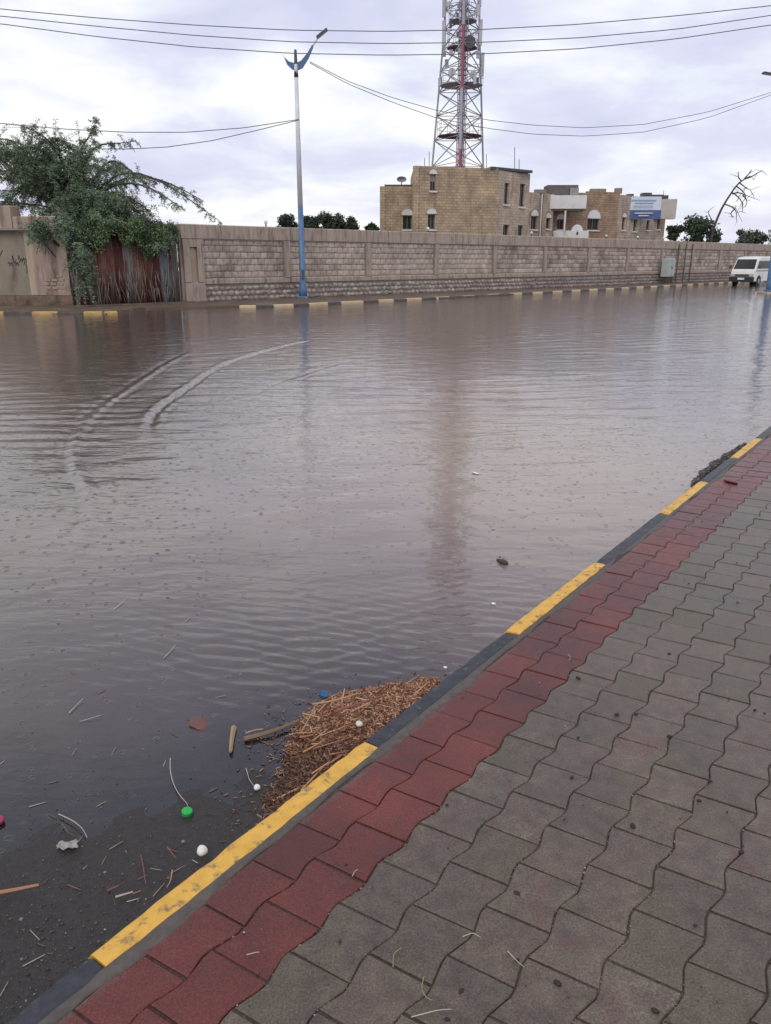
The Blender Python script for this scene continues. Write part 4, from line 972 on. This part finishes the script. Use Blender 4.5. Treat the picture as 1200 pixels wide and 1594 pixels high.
# ------------------------------------------------------------ trees
def leafcols(n, a, b, p=None):
    t = R.random(n)[:, None]; return np.array(a)*(1-t)+np.array(b)*t
tr_ = empty('leafy_tree', (-11.6, 31.2, 0)); tag(tr_, 'spreading feathery green tree arching over the plaster wall and gate at left', 'tree')
tr_.location = (0, 0, 0)
trunk0 = np.array([-12.4, 31.3, 0])
bk_ = MB(); bk_.tube([trunk0, trunk0+[.2, .0, 1.4], trunk0+[.5, -.2, 2.7], trunk0+[.4, -.3, 3.9]], [.26, .22, .19, .14], 9)
bk_.build('trunk', bark, tr_, True)
limbs = []
def arc(P, n=14):
    P = np.array(P, float); t = np.linspace(0, len(P)-1, n)
    if len(P) >= 3:
        q = np.stack([np.interp(t, np.arange(len(P)), P[:, i]) for i in range(3)], 1)
        for _ in range(3): q[1:-1] = (q[:-2]+2*q[1:-1]+q[2:])/4
        return q
    return np.stack([np.interp(t, np.arange(len(P)), P[:, i]) for i in range(3)], 1)
root_ = trunk0+np.array([.5, -.2, 2.7])
hand = [[(150, 300), (180, 262), (225, 268), (270, 292), (305, 318), (343, 345)], [(150, 300), (190, 280), (235, 290), (265, 312), (282, 323)], [(150, 300), (195, 272), (245, 275), (290, 298), (318, 314)],
        [(120, 290), (135, 240), (155, 222), (180, 225), (212, 219)], [(150, 310), (190, 300), (215, 315), (235, 330)], [(110, 290), (90, 230), (60, 205), (35, 198)], [(110, 280), (125, 230), (143, 208), (149, 190)],
        [(100, 290), (60, 240), (20, 215), (-30, 215)], [(90, 300), (40, 270), (-10, 262), (-50, 285)], [(150, 320), (185, 330), (220, 342), (262, 352)], [(130, 320), (120, 350), (118, 400), (122, 430)], [(110, 300), (60, 290), (20, 300), (-10, 330)],
        [(100, 270), (70, 235), (40, 225), (5, 240)], [(140, 270), (110, 225), (85, 212), (60, 222)], [(150, 265), (175, 245), (200, 262), (225, 285)], [(120, 330), (150, 350), (175, 372), (190, 395)], [(170, 330), (205, 345), (240, 362), (262, 375)]]
for i, hp in enumerate(hand):
    Y0 = 31.0; Ye = R.uniform(28.6, 32.5)
    P = [root_]+[atY(x, y, Y0+(Ye-Y0)*k/(len(hp)-1)) for k, (x, y) in enumerate(hp)]
    limbs.append(arc(P))
for k in range(128):
    if k % 6 == 4 and k % 12 > 6: continue
    tx, ty = [(R.uniform(-80, 200), R.uniform(205, 335)), (R.uniform(-60, 165), R.uniform(200, 262)), (R.uniform(110, 268), R.uniform(345, 385)), (R.uniform(40, 112), R.uniform(335, 372)), (R.uniform(104, 140), R.uniform(380, 455)), (R.uniform(100, 235), R.uniform(280, 350))][k % 6]
    if tx > 150 and k % 6 < 2: ty = max(ty, 245+(tx-150)*.4)
    Ye = R.uniform(28.3, 33.5) if k % 6 not in (3, 4) else R.uniform(27.2, 27.9); a0 = root_+np.array([R.uniform(-.6, .6), R.uniform(-.5, .5), R.uniform(0, .8)])
    e_ = atY(tx, ty, Ye); mid_ = (a0+e_)/2+np.array([0, 0, R.uniform(.15, .7)]); limbs.append(arc([a0, mid_, e_]))
lb_ = MB()
for i, q in enumerate(limbs): lb_.tube(q, list(np.linspace(.06 if i < 17 else .04, .010, len(q))), 5)
lb_.build('limbs', bark, tr_, True)
LPp, LDd, LCc, TWp = [], [], [], []
for i, q in enumerate(limbs):
    nt = 46 if i < 17 else 34
    sparse = i in (0, 1, 2, 3, 6)
    for k in range(nt if not sparse else 30):
        u_ = R.uniform(.28, 1.0) if not sparse else R.uniform(.35, 1)
        f_ = u_*(len(q)-1); a_ = int(min(f_, len(q)-2)); p0 = q[a_]+(q[a_+1]-q[a_])*(f_-a_)
        dr = (q[a_+1]-q[a_]); dr = dr/np.linalg.norm(dr)
        L = R.uniform(.25, .75)*(1.0 if not sparse else .5); d0 = unit((dr*.6+R.normal(0, .55, 3))[None])[0]
        nseg = 9; p_ = p0.copy(); dd = d0.copy(); pts_ = [p_.copy()]
        for s_ in range(nseg):
            dd = dd+np.array([0, 0, -.16]); dd = dd/np.linalg.norm(dd); p_ = p_+dd*L/nseg; pts_.append(p_.copy())
        pts_ = np.array(pts_); TWp.append((pts_[0], pts_[4], pts_[-1]))
        side = np.cross(dd, [0, 0, 1.0]); side = side/max(np.linalg.norm(side), 1e-6)
        for s_ in range(1, nseg+1):
            for sg_ in (-1, 1):
                for m2 in range(2):
                    LPp.append(pts_[s_]+R.normal(0, .02, 3)); LDd.append(side*sg_+R.normal(0, .45, 3)+np.array([0, 0, -.35]))
LPp = np.array(LPp); LDd = np.array(LDd); n = len(LPp)
cl = leafcols(n, (.12, .195, .14), (.215, .29, .165)); m = R.random(n) < .12; cl[m] = leafcols(m.sum(), (.17, .22, .10), (.12, .18, .08))
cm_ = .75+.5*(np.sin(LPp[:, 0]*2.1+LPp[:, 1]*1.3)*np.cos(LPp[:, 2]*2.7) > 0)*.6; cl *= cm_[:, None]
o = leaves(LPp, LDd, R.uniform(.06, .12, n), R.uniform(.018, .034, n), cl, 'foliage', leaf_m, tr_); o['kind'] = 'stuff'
tp = np.array([a for a, b, c in TWp]); tq = np.array([c for a, b, c in TWp]); nn = len(tp)
o = sticks((tp+tq)/2, tq-tp, np.linalg.norm(tq-tp, axis=1), np.full(nn, .009), np.full(nn, .009), np.tile([.10, .075, .055], (nn, 1)), 'twigs', litter, tr_); o['kind'] = 'stuff'
# shrub tumbling over the gate
sb = empty('gate_shrub', (0, 0, 0)); tag(sb, 'dense light green shrub tumbling over the top of the rusty gate', 'shrub')
n = 26000; px_ = R.uniform(122, 276, n); base_ = 372+14*np.sin(px_*.06)+10*np.sin(px_*.17); top_ = 342-5*np.sin(px_*.09+1)-3*np.sin(px_*.31)+np.clip((px_-262)*1.2, 0, 30)
u_ = R.beta(1.3, 1.5, n); py_ = top_+(base_+10-top_)*u_; 
Yg = 28.2+(px_-120)/160*2.2
pp = np.array([atY(a, b, c) for a, b, c in zip(px_, py_, Yg+R.uniform(-.55, .35, n))])
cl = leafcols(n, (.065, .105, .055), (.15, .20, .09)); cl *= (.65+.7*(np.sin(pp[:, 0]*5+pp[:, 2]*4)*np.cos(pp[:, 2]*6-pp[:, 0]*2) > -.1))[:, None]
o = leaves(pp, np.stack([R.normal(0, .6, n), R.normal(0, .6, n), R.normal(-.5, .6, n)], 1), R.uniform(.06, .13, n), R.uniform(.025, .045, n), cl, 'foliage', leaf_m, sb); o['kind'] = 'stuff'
st_ = MB()
for k in range(26):
    x_ = R.uniform(125, 275); Y_ = 28.3+(x_-120)/160*2.2; st_.tube(arc([atY(x_-6, 345, Y_+.5), atY(x_, 338+R.uniform(0, 14), Y_), atY(x_+R.uniform(-8, 8), R.uniform(365, 392), Y_-.4)], 8), .012, 4)
st_.build('stems', bark, sb)

def far_tree(px, py_top, py_bot, wpx, Y, lab, n=2600, cols_=((.028, .05, .032), (.06, .085, .045)), leaf=.22, clumps=14, trunk=True, spiky=False, grp=None):
    o = empty('tree', (0, 0, 0)); tag(o, lab, 'tree', grp)
    c = atY(px, (py_top+py_bot)/2, Y); top = atY(px, py_top, Y)[2]; bot = atY(px, py_bot, Y)[2]; hw = abs(atY(px+wpx/2, py_top, Y)[0]-c[0])
    o.location = (0, 0, 0)
    hh = (top-bot)/2; cen = []
    for k in range(clumps):
        a, r = R.uniform(0, 2*PI), math.sqrt(R.random())*.72; z = R.uniform(-.8, .72)
        if spiky: z = R.uniform(-.8, .9); r *= (1-.55*max(z, 0))
        cen.append((c[0]+hw*r*math.cos(a), Y+hw*r*math.sin(a), (top+bot)/2+hh*z))
    cen = np.array(cen); idx = R.integers(0, clumps, n); rr_ = R.uniform(.5, 1.0, clumps)[idx]*min(hw, hh*1.3)*.62
    v = unit(R.normal(0, 1, (n, 3)))*(R.random(n)[:, None]**.45)*rr_[:, None]; v[:, 2] *= .75
    p = cen[idx]+v; cl = leafcols(n, *cols_)*R.uniform(.7, 1.3, clumps)[idx][:, None]
    f_ = leaves(p, R.normal(0, 1, (n, 3)), R.uniform(.6, 1.3, n)*leaf, R.uniform(.4, .8, n)*leaf, cl, 'crown', leaf_m, o)
    b = MB(); b.tube([(c[0], Y, 0), (c[0]+.1, Y, bot*.6), (c[0], Y, (top+bot)/2)], [.22, .17, .08], 7)
    for q in cen[:8]: b.tube([(c[0], Y, max(.5, bot-.3)), tuple((np.array([c[0], Y, bot])+q)/2+np.array([0, 0, .2])), tuple(q)], [.09, .05, .02], 5)
    b.build('trunk', bark, o)
for px, t_, b_, w_, lab in ((450, 338, 364, 56, 'dark round tree behind the wall just left of the near street lamp'), (484, 339, 364, 44, 'narrow dark tree behind the wall, first one right of the near street lamp'), (506, 334, 364, 42, 'taller dark tree behind the wall, second one right of the near street lamp'),
                         (527, 337, 364, 40, 'dark tree behind the wall, third one right of the near street lamp'), (545, 341, 364, 26, 'small dark tree behind the wall, fourth one right of the near street lamp'), (577, 349, 364, 26, 'low dark bush top behind the wall at the left end of the building')):
    far_tree(px, t_, b_, w_, 84, lab, n=2600, leaf=.22, clumps=16, spiky=True, grp='trees behind the wall')
far_tree(1050, 350, 384, 28, 88, 'dark green tree behind the wall touching the right end of the building', n=2200, leaf=.28, grp='trees behind the wall')
far_tree(1092, 334, 388, 62, 84, 'dense dark tree behind the wall at the foot of the bare leaning tree', n=4200, leaf=.28, clumps=20, grp='trees behind the wall')
far_tree(1170, 358, 384, 60, 104, 'grey green tree crowns beyond the wall above the minibus', n=3000, leaf=.3, clumps=16, cols_=((.06, .08, .06), (.09, .12, .08)), grp='trees behind the wall')
far_tree(1222, 345, 384, 70, 98, 'green tree beyond the wall at the right edge behind the blue lamp pole', n=3600, leaf=.3, clumps=18, cols_=((.05, .075, .045), (.08, .11, .06)), grp='trees behind the wall')
# bare leaning tree
bt = empty('bare_tree', (0, 0, 0)); tag(bt, 'bare leaning tree with drooping twigs rising above the wall at right', 'tree')
YB = 82
main = arc([atY(1103, 440, YB), atY(1105, 378, YB), atY(1112, 350, YB), atY(1124, 322, YB), atY(1136, 304, YB), atY(1146, 288, YB), atY(1158, 279, YB), atY(1168, 274, YB)], 24)
MB().tube(main, list(np.linspace(.15, .045, 24)), 7).build('trunk', bark, bt, True)
brs = [[(1128, 318), (1140, 321), (1148, 330), (1146, 340)], [(1140, 300), (1150, 306), (1158, 318), (1155, 330)], [(1146, 290), (1158, 298), (1163, 308), (1156, 314)], [(1158, 279), (1170, 276), (1180, 268), (1186, 266)], [(1150, 284), (1160, 292), (1168, 296)],
       [(1158, 279), (1166, 270), (1170, 264)], [(1140, 302), (1149, 298), (1160, 304), (1166, 306)], [(1112, 350), (1106, 340), (1102, 330)], [(1156, 304), (1164, 312), (1160, 322)], [(1144, 325), (1136, 332), (1140, 338)], [(1154, 282), (1148, 275), (1150, 268)]]
tb_ = MB()
for q in brs: tb_.tube(arc([atY(a, b, YB+R.uniform(-.6, .6)) for a, b in q], 8), list(np.linspace(.07, .028, 8)), 5)
for k in range(50):
    q = brs[R.integers(0, len(brs))]; a, b = q[R.integers(1, len(q))]; s0_ = atY(a, b, YB); e_ = s0_+np.array([R.normal(.1, .4), R.normal(0, .4), R.normal(-.15, .4)])
    tb_.tube([s0_, (s0_+e_)/2+R.normal(0, .06, 3), e_], [.028, .022, .012], 4)
tb_.build('branches', bark, bt)
# dark shrub by the wall behind the minibus
far_tree(1176, 400, 412, 34, 62.5, 'low dark shrub against the wall behind the minibus roof', n=1200, leaf=.14, clumps=8)

# ------------------------------------------------------------ debris by the kerb
poly = [at(a, b, WZ)[:2] for a, b in ((412, 1243), (446, 1212), (444, 1180), (452, 1146), (470, 1122), (498, 1096), (534, 1080), (590, 1070), (640, 1062), (684, 1055))]
poly += [KO+US*.42+UN*-.066, KO+US*.1+UN*-.068, KO+US*-.2+UN*-.068, KO+US*-.42+UN*-.066]
poly = np.array(poly); mn, mx = poly.min(0), poly.max(0)
def in_heap(n):
    out = []
    while len(out) < n:
        c = R.uniform(mn, mx, (n, 2)); c = c[inpoly(c[:, 0], c[:, 1], poly)]; out += list(c)
    c = np.array(out[:n]); d, _ = segdist(c[:, 0], c[:, 1], list(poly[:10])); return c, d
def heapz(c, d): return WZ+.017*np.clip(d/.12, 0, 1)**.7+.007*wob(c[:, 0]*14, c[:, 1]*14)
gxh, gyh = np.meshgrid(np.linspace(mn[0], mx[0], 60), np.linspace(mn[1], mx[1], 60)); ins = inpoly(gxh.ravel(), gyh.ravel(), poly)
dh, _ = segdist(gxh.ravel(), gyh.ravel(), list(poly)); zh = np.where(ins, WZ-.004+.015*np.clip(dh/.12, 0, 1), WZ-.03)
hr = empty('debris_heap', (0, 0, 0)); tag(hr, 'brown heap of straw and wood litter washed up against the kerb', 'debris'); hr['kind'] = 'stuff'
gh = gridf(60, 60); keep = ins[gh].all(1); o = fastmesh('litter_bed', np.stack([gxh.ravel(), gyh.ravel(), zh], 1), gh[keep], M('litter_bed', (.075, .040, .026), (.15, .08, .05), rough=.8, scale=90, bump=1.0, bscale=120, bdist=.01), hr)
n = 11000; c, d = in_heap(n)
# chips: orange brown in the middle, darker towards the lower left
p = np.stack([c[:, 0], c[:, 1], heapz(c, d)+R.uniform(-.004, .008, n)], 1); dr = np.stack([R.normal(0, 1, n), R.normal(0, 1, n), R.normal(0, .22, n)], 1)
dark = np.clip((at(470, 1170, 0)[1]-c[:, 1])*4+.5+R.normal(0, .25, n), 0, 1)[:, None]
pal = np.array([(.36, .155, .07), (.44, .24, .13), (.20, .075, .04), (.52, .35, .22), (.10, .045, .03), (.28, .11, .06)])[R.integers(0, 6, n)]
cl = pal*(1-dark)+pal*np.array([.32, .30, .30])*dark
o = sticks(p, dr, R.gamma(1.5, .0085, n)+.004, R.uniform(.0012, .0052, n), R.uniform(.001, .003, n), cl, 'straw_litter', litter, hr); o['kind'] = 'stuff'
n = 2600; c, d = in_heap(n); p = np.stack([c[:, 0], c[:, 1], heapz(c, d)+.003], 1)
o = pebbles(p, R.uniform(.002, .006, n), pal[R.integers(0, 11000, n)]*.5, 'seed_litter', litter, hr); o['kind'] = 'stuff'
n = 2600; c, d = in_heap(n); c = c+(R.normal(0, 1, (n, 2))*.5+np.array([-.6, -.5]))*R.gamma(1.2, .05, n)[:, None]; tt_ = (c[:, 0]-KO[0])*UN[0]+(c[:, 1]-KO[1])*UN[1]; c = c[tt_ < -.075]; n = len(c)
o = sticks(np.stack([c[:, 0], c[:, 1], np.full(n, WZ+.003)], 1), np.stack([R.normal(0, 1, n), R.normal(0, 1, n), R.normal(0, .1, n)], 1), R.gamma(1.5, .006, n)+.003, R.uniform(.001, .004, n), R.uniform(.001, .002, n), np.array([(.26, .13, .07), (.12, .06, .04), (.34, .2, .11), (.06, .04, .03)])[R.integers(0, 4, n)], 'stray_litter', litter, hr); o['kind'] = 'stuff'
n = 22; c, d = in_heap(n); p = np.stack([c[:, 0], c[:, 1], heapz(c, d)+.010], 1)
o = sticks(p, np.stack([R.normal(.8, .6, n), R.normal(.5, .6, n), R.normal(0, .08, n)], 1), R.uniform(.06, .16, n), R.uniform(.003, .006, n), R.uniform(.003, .005, n), np.array([(.55, .33, .18), (.33, .14, .08), (.44, .24, .12)])[R.integers(0, 3, n)], 'twigs', litter, hr); o['kind'] = 'stuff'
# floating chaff and grit on the wet asphalt
def ground_scatter(n, box, zf=None):
    px = R.uniform(box[0], box[2], n); py = R.uniform(box[1], box[3], n); q = np.array([at(a, b, WZ) for a, b in zip(px, py)])
    t = (q[:, 0]-KO[0])*UN[0]+(q[:, 1]-KO[1])*UN[1]; q = q[t < -.08]
    q[:, 2] = np.maximum(WZ, road_z(q[:, 0], q[:, 1]))+.001; return q
q = np.concatenate([ground_scatter(1500, (-150, 1230, 470, 1640)), ground_scatter(1500, (-250, 1360, 260, 1660)), ground_scatter(200, (-100, 1000, 560, 1240))]); n = len(q)
gcol = np.array([(.07, .06, .055), (.12, .10, .09), (.20, .18, .16), (.14, .07, .05), (.03, .027, .025), (.30, .27, .24)])[R.choice(6, n, p=[.3, .25, .12, .14, .14, .05])]
o = pebbles(q, R.gamma(1.6, .0008, n)+.0006, gcol, 'road_grit', litter); tag(o, 'fine grit and seeds scattered over the wet asphalt by the kerb', 'grit', kind='stuff')
q = np.concatenate([ground_scatter(75, (-100, 940, 620, 1560)), ground_scatter(14, (-100, 1300, 300, 1560)), ground_scatter(16, (-50, 820, 700, 960))]); n = len(q)
o = sticks(q+[0, 0, .001], np.stack([R.normal(0, 1, n), R.normal(0, 1, n), R.normal(0, .03, n)], 1), R.uniform(.008, .05, n), R.uniform(.0010, .0022, n), np.full(n, .0012), np.array([(.35, .27, .19), (.22, .13, .09), (.45, .40, .33)])[R.integers(0, 3, n)], 'floating_chaff', litter)
tag(o, 'bits of straw floating on the shallow water', 'straw', kind='stuff')
# mud and leaves along the far black kerb stone
n = 1500; s_ = R.uniform(3.85, 5.45, n); prof_ = .015+.075*np.sin(np.clip((s_-3.8)/1.7, 0, 1)*PI)*(.6+.4*np.sin(s_*9)**2)
t_ = -.065-R.random(n)**1.3*prof_*1.3; q = np.array([kp(a, b, WZ+.02+.05*np.exp(-((b+.065)/.07)**2)*c_) for a, b, c_ in zip(s_, t_, R.random(n))])
o = pebbles(q, R.uniform(.004, .014, n), np.array([(.05, .045, .045), (.09, .08, .075), (.13, .12, .115)])[R.integers(0, 3, n)], 'mud_litter', litter)
tag(o, 'dark ridge of mud and wet leaves lying along the farther kerb', 'mud', kind='stuff')

def curl(px_pts, z, r, lab, col, name='straw', cat='straw', grp=None):
    P_ = np.array([at(a, b, z) for a, b in px_pts]); P_[:, 2] += np.linspace(0, .006, len(P_)); q = arc(P_, 14) if len(P_) > 2 else P_
    o = MB().tube(q, list(np.linspace(r, r*.6, len(q))), 5).build(name, M('straw_'+col[0], col[1], rough=.6)); tag(o, lab, cat, grp); return o
PALE = ('pale', (.50, .42, .34)); BRN = ('brown', (.30, .13, .08)); RED = ('reddish', (.24, .09, .07)); DRY = ('dry', (.42, .27, .15)); GRN = ('greenish', (.30, .28, .12))
G1 = 'loose straws and sticks'
curl([(265, 1180), (264, 1200), (270, 1225), (282, 1243), (294, 1254), (293, 1262)], .034, .0016, 'curved pale straw arching down to the green bottle cap', PALE, grp=G1)
curl([(383, 1196), (388, 1215), (397, 1228)], .034, .0014, 'short pale straw ending at the small white ball below the debris heap', PALE, grp=G1)
curl([(91, 1267), (112, 1277), (128, 1290), (136, 1306)], .04, .0016, 'bent pale straw lying over the grey plastic scrap', PALE, grp=G1)
curl([(97, 1282), (104, 1296), (118, 1304)], .04, .0013, 'thin reddish straw tucked behind the grey plastic scrap', RED, grp=G1)
curl([(219, 1330), (223, 1350), (227, 1378)], .045, .0016, 'thin reddish twig lying upright in the picture left of the white ball', RED, grp=G1)
curl([(268, 1355), (266, 1372), (260, 1384)], .045, .0018, 'short tan twig next to the yellow kerb', DRY, grp=G1)
curl([(260, 1318), (268, 1330), (274, 1338)], .045, .0012, 'tiny dark twig left of the white ball', BRN, grp=G1)
curl([(167, 1386), (186, 1381)], .045, .0025, 'short pink brown twig, upper of the small pair near the kerb', RED, grp=G1)
curl([(180, 1396), (207, 1391)], .045, .0028, 'pale pink twig, lower of the small pair near the kerb', PALE, grp=G1)
curl([(207, 1391), (220, 1389)], .045, .002, 'brown twig tip beside the pale pink twig', BRN, grp=G1)
curl([(-12, 1391), (20, 1387), (61, 1380)], .05, .0055, 'thick orange brown stick at the left edge of the asphalt', ('orange', (.42, .19, .10)), 'stick', 'stick', G1)
curl([(107, 1110), (118, 1100), (130, 1089)], .034, .0016, 'short straw floating on the water at left, tilted upward', PALE, grp=G1)
curl([(124, 1123), (142, 1119), (158, 1115)], .034, .0014, 'flat straw floating on the water at left, nearly level', PALE, grp=G1)
curl([(255, 1024), (264, 1016), (273, 1006)], .034, .0018, 'short straw floating on the water, uppermost of the slanted ones', PALE, grp=G1)
curl([(178, 948), (186, 942), (195, 935)], .034, .002, 'far small straw floating on the darker water', PALE, grp=G1)
curl([(380, 1150), (400, 1146), (430, 1138), (465, 1124)], .04, .0085, 'thick grey brown branch sticking out of the left of the debris heap', ('branch', (.20, .13, .085)), 'branch', 'branch', G1)
curl([(382, 1141), (398, 1137), (410, 1137)], .045, .003, 'pale splinter lying above the thick branch', DRY, 'splinter', 'splinter', G1)
curl([(364, 1132), (361, 1150), (359, 1172)], .036, .010, 'tan driftwood piece left of the debris heap', ('driftwood', (.34, .22, .13)), 'driftwood', 'wood', G1)
curl([(470, 1138), (485, 1112), (492, 1098)], .08, .003, 'straight orange straw leaning on the left of the debris heap', DRY, grp=G1)
curl([(520, 1108), (560, 1096), (600, 1084)], .09, .0055, 'dark reddish stick lying along the top of the debris heap', RED, 'stick', 'stick', G1)
curl([(486, 1096), (520, 1092), (555, 1082)], .08, .004, 'tan stick beside the blue bottle cap', DRY, 'stick', 'stick', G1)
for i, (pts_, lab) in enumerate(([((660, 1520), (655, 1540), (664, 1556), (673, 1560)), 'curled yellowish straw on the grey pavers near the lower edge']
                                 , [((720, 1458), (736, 1453), (748, 1462)), 'hooked pale straw at the paver joint'], [((790, 1480), (803, 1496), (815, 1508)), 'thin straight straw on a brown paver'],
                                 [((612, 1505), (612, 1486), (625, 1478)), 'bent green straw on a grey paver'], [((640, 1583), (680, 1574), (702, 1574)), 'long pale straw at the bottom edge of the pavement'],
                                 [((548, 1364), (552, 1358), (557, 1356)), 'tiny pale chip on the red pavers'], [((384, 1486), (398, 1484), (404, 1485)), 'tiny pale straw on the lower red pavers'], [((884, 1018), (888, 1024), (886, 1030)), 'tiny pale curl on the farther red pavers'])):
    curl(pts_, PZ+.004, .0012, lab, GRN if 'green' in lab or 'yellow' in lab else PALE, grp='straws on the pavers')

def cap(px, py, z, r, h, colr, lab, lean=0.0):
    p = at(px, py, z); o = empty('bottle_cap', tuple(p)); tag(o, lab, 'bottle cap', 'plastic bottle caps'); o.rotation_euler = (lean, lean*.6, .4)
    m_ = M('cap_'+colr[0], colr[1], rough=.35)
    MB().tube([(0, 0, 0), (0, 0, h*.85), (0, 0, h)], [r, r, r*.88], 20).build('shell', m_, o)
    b = MB()
    for k in range(20): a_ = 2*PI*k/20; b.box((r*1.01*math.cos(a_), r*1.01*math.sin(a_), h*.42), (.0018, .0016, h*.7), a_)
    b.build('grip_ribs', m_, o)
cap(291, 1266, .036, .0155, .013, ('green', (.03, .42, .08)), 'bright green bottle cap on the wet asphalt at the end of a curved straw', .15)
cap(503, 1083, .055, .0165, .016, ('blue', (.03, .10, .22)), 'dark blue bottle cap on the upper left of the debris heap', .5)
cap(-4, 1279, .036, .018, .010, ('pink', (.35, .03, .10)), 'dark pink plastic cap at the left edge of the picture', .1)
def blob(px, py, z, r, mat, name, lab, cat, flat=1.0, grp=None, sq=0.0):
    p = at(px, py, z); b = MB().ball((0, 0, 0), (r, r*(1+sq), r*flat), 14, 10)
    v = np.array(b.v); v *= (1+.10*np.sin(v[:, :1]*260/max(r*60, 1)+v[:, 1:2]*190)); b.v = [tuple(x) for x in v]
    o = b.build(name, mat, None, True); o.location = (p[0], p[1], z+r*flat*.8); o.rotation_euler = (0, .2, .6); return tag(o, lab, cat, grp)
foam = M('white_foam', (.80, .80, .80), (.62, .60, .56), rough=.5, scale=60, bump=.3)
blob(315, 1329, .046, .0145, foam, 'foam_ball', 'largest white foam ball lying against the yellow kerb', 'foam ball', .9, 'white foam balls', .1)
blob(400, 1229, .034, .0105, foam, 'foam_ball', 'small white foam ball in the dark water below the debris heap', 'foam ball', .9, 'white foam balls')
blob(559, 1130, .070, .012, M('cream_shell', (.72, .66, .54), rough=.6), 'shell', 'cream white shell lying on the debris heap near the black kerb', 'shell', .8, None, .1)
blob(783, 877, WZ, .022, M('wet_clod', (.035, .025, .02), (.06, .04, .03), rough=.6, scale=60, bump=.8), 'clod', 'dark brown clod poking out of the water near the second yellow kerb stone', 'clod', .55, None, .5)
blob(776, 873, WZ, .013, M('wet_clod', (0, 0, 0)), 'clod', 'small dark clod touching the bigger one in the water', 'clod', .5)
blob(768, 941, WZ, .011, foam, 'foam_scrap', 'tiny white foam scrap floating near the second yellow kerb stone', 'foam', .5)
blob(740, 737, WZ, .022, foam, 'foam_scrap', 'white scrap floating far out on the water in the tower reflection', 'foam', .25, None, .6)
blob(693, 1040, .05, .008, foam, 'foam_scrap', 'tiny white scrap beside the black kerb above the debris heap', 'foam', .5)
blob(311, 1130, WZ-.012, .036, M('red_stone', (.17, .075, .06), (.12, .055, .045), rough=.6), 'stone', 'flat reddish stone just under the shallow water', 'stone', .34, None, .3)
blob(1137, 751, PZ, .025, M('red_scrap', (.14, .03, .03), rough=.6), 'scrap', 'dark red scrap lying on the farther red pavers', 'scrap', .3, None, 1.2)
# grey plastic scrap
p = at(106, 1318, .036); sc_ = MB(); nx_, ny_ = 10, 6; V = []
for j in range(ny_):
    for i in range(nx_):
        x_, y_ = (i/(nx_-1)-.5)*.054, (j/(ny_-1)-.5)*.028
        V.append((x_+.004*math.sin(j*2.1), y_+.004*math.sin(i*1.7), .006+.004*math.sin(i*1.3+j)+.003*math.cos(j*2.3)+random.uniform(-.0012, .0012)))
o = fastmesh('plastic_scrap', np.array(V), gridf(ny_, nx_), M('dirty_plastic', (.42, .40, .36), (.28, .26, .23), rough=.45, scale=90)); o.location = tuple(p); o.rotation_euler = (0, 0, .15)
sm = o.modifiers.new('thickness', 'SOLIDIFY'); sm.thickness = .0015
tag(o, 'crumpled grey plastic scrap on the wet asphalt at left', 'plastic scrap')

# dark seeds and grit on the pavers
dk = [(1088, 1246), (1154, 1326), (1082, 1440), (960, 1112), (1042, 1146), (990, 1112), (805, 1494), (805, 1390), (1106, 1216), (1020, 1573), (890, 1210), (900, 1148), (1175, 1105), (1148, 938), (718, 1542), (1190, 1110), (696, 1586), (985, 1285), (1042, 1018), (1072, 908), (900, 1055), (868, 1530), (778, 867)]
sm_ = M('black_seed', (.014, .012, .012), (.03, .025, .02), rough=.6)
mseed = MB().ball((0, 0, 0), (.0042, .0065, .003), 7, 5).mesh('seed', True); mseed.materials.append(sm_)
for i, (a_, b_) in enumerate(dk):
    o = bpy.data.objects.new('seed_pod', mseed); COL.objects.link(o); p = at(a_, b_, PZ+.002); o.location = tuple(p); o.rotation_euler = (0, 0, R.uniform(0, 6)); k = R.uniform(.8, 1.7); o.scale = (k, k, k)
    tag(o, 'small black seed pod lying on the wet block paving', 'seed pod', 'black seed pods on the paving')
def pav_pts(n, smin, smax, tmax, tmin=.05): return R.uniform(smin, smax, n), R.uniform(tmin, tmax, n)
n = 900; s_, t_ = pav_pts(n, -1.6, 3.2, 2.2); q = np.array([kp(a, b, PZ+.0015) for a, b in zip(s_, t_)])
o = pebbles(q, R.gamma(1.6, .0008, n)+.0006, np.array([(.03, .025, .02), (.40, .36, .32), (.10, .06, .05), (.22, .19, .16)])[R.choice(4, n, p=[.42, .14, .2, .24])], 'paving_specks', litter)
tag(o, 'tiny dark and pale specks scattered over the block paving', 'specks', kind='stuff')
# coarse grit lodged in the zigzag joints
jt = []
for c in range(0, 22):
    tb0 = .025+TP*(c+1)
    for k in range(1000 if c > 0 else 300):
        s = R.uniform(-1.7, 3.0)
        if math.sin(s*3.1+c*1.7)+math.sin(s*7.7+c*.9)*.6 < -.1-.5*(s < .4): continue
        # position within the period of this column's right boundary
        sh_ = .145+(c-1)*OFF-.1*TP/2; off = wave((s-sh_)/LP)
        jt.append(kp(s, tb0+off+R.normal(0, .0022), PZ-.0038+R.uniform(-.0015, .0032)))
jt = np.array(jt); n = len(jt)
o = pebbles(jt, R.gamma(2.0, .0007, n)+.0008, np.array([(.10, .085, .07), (.17, .15, .13), (.05, .04, .035), (.32, .29, .26), (.15, .07, .06)])[R.choice(5, n, p=[.34, .24, .22, .10, .10])], 'joint_grit', litter)
tag(o, 'coarse grit lodged in the zigzag joints of the pavement', 'grit', kind='stuff')
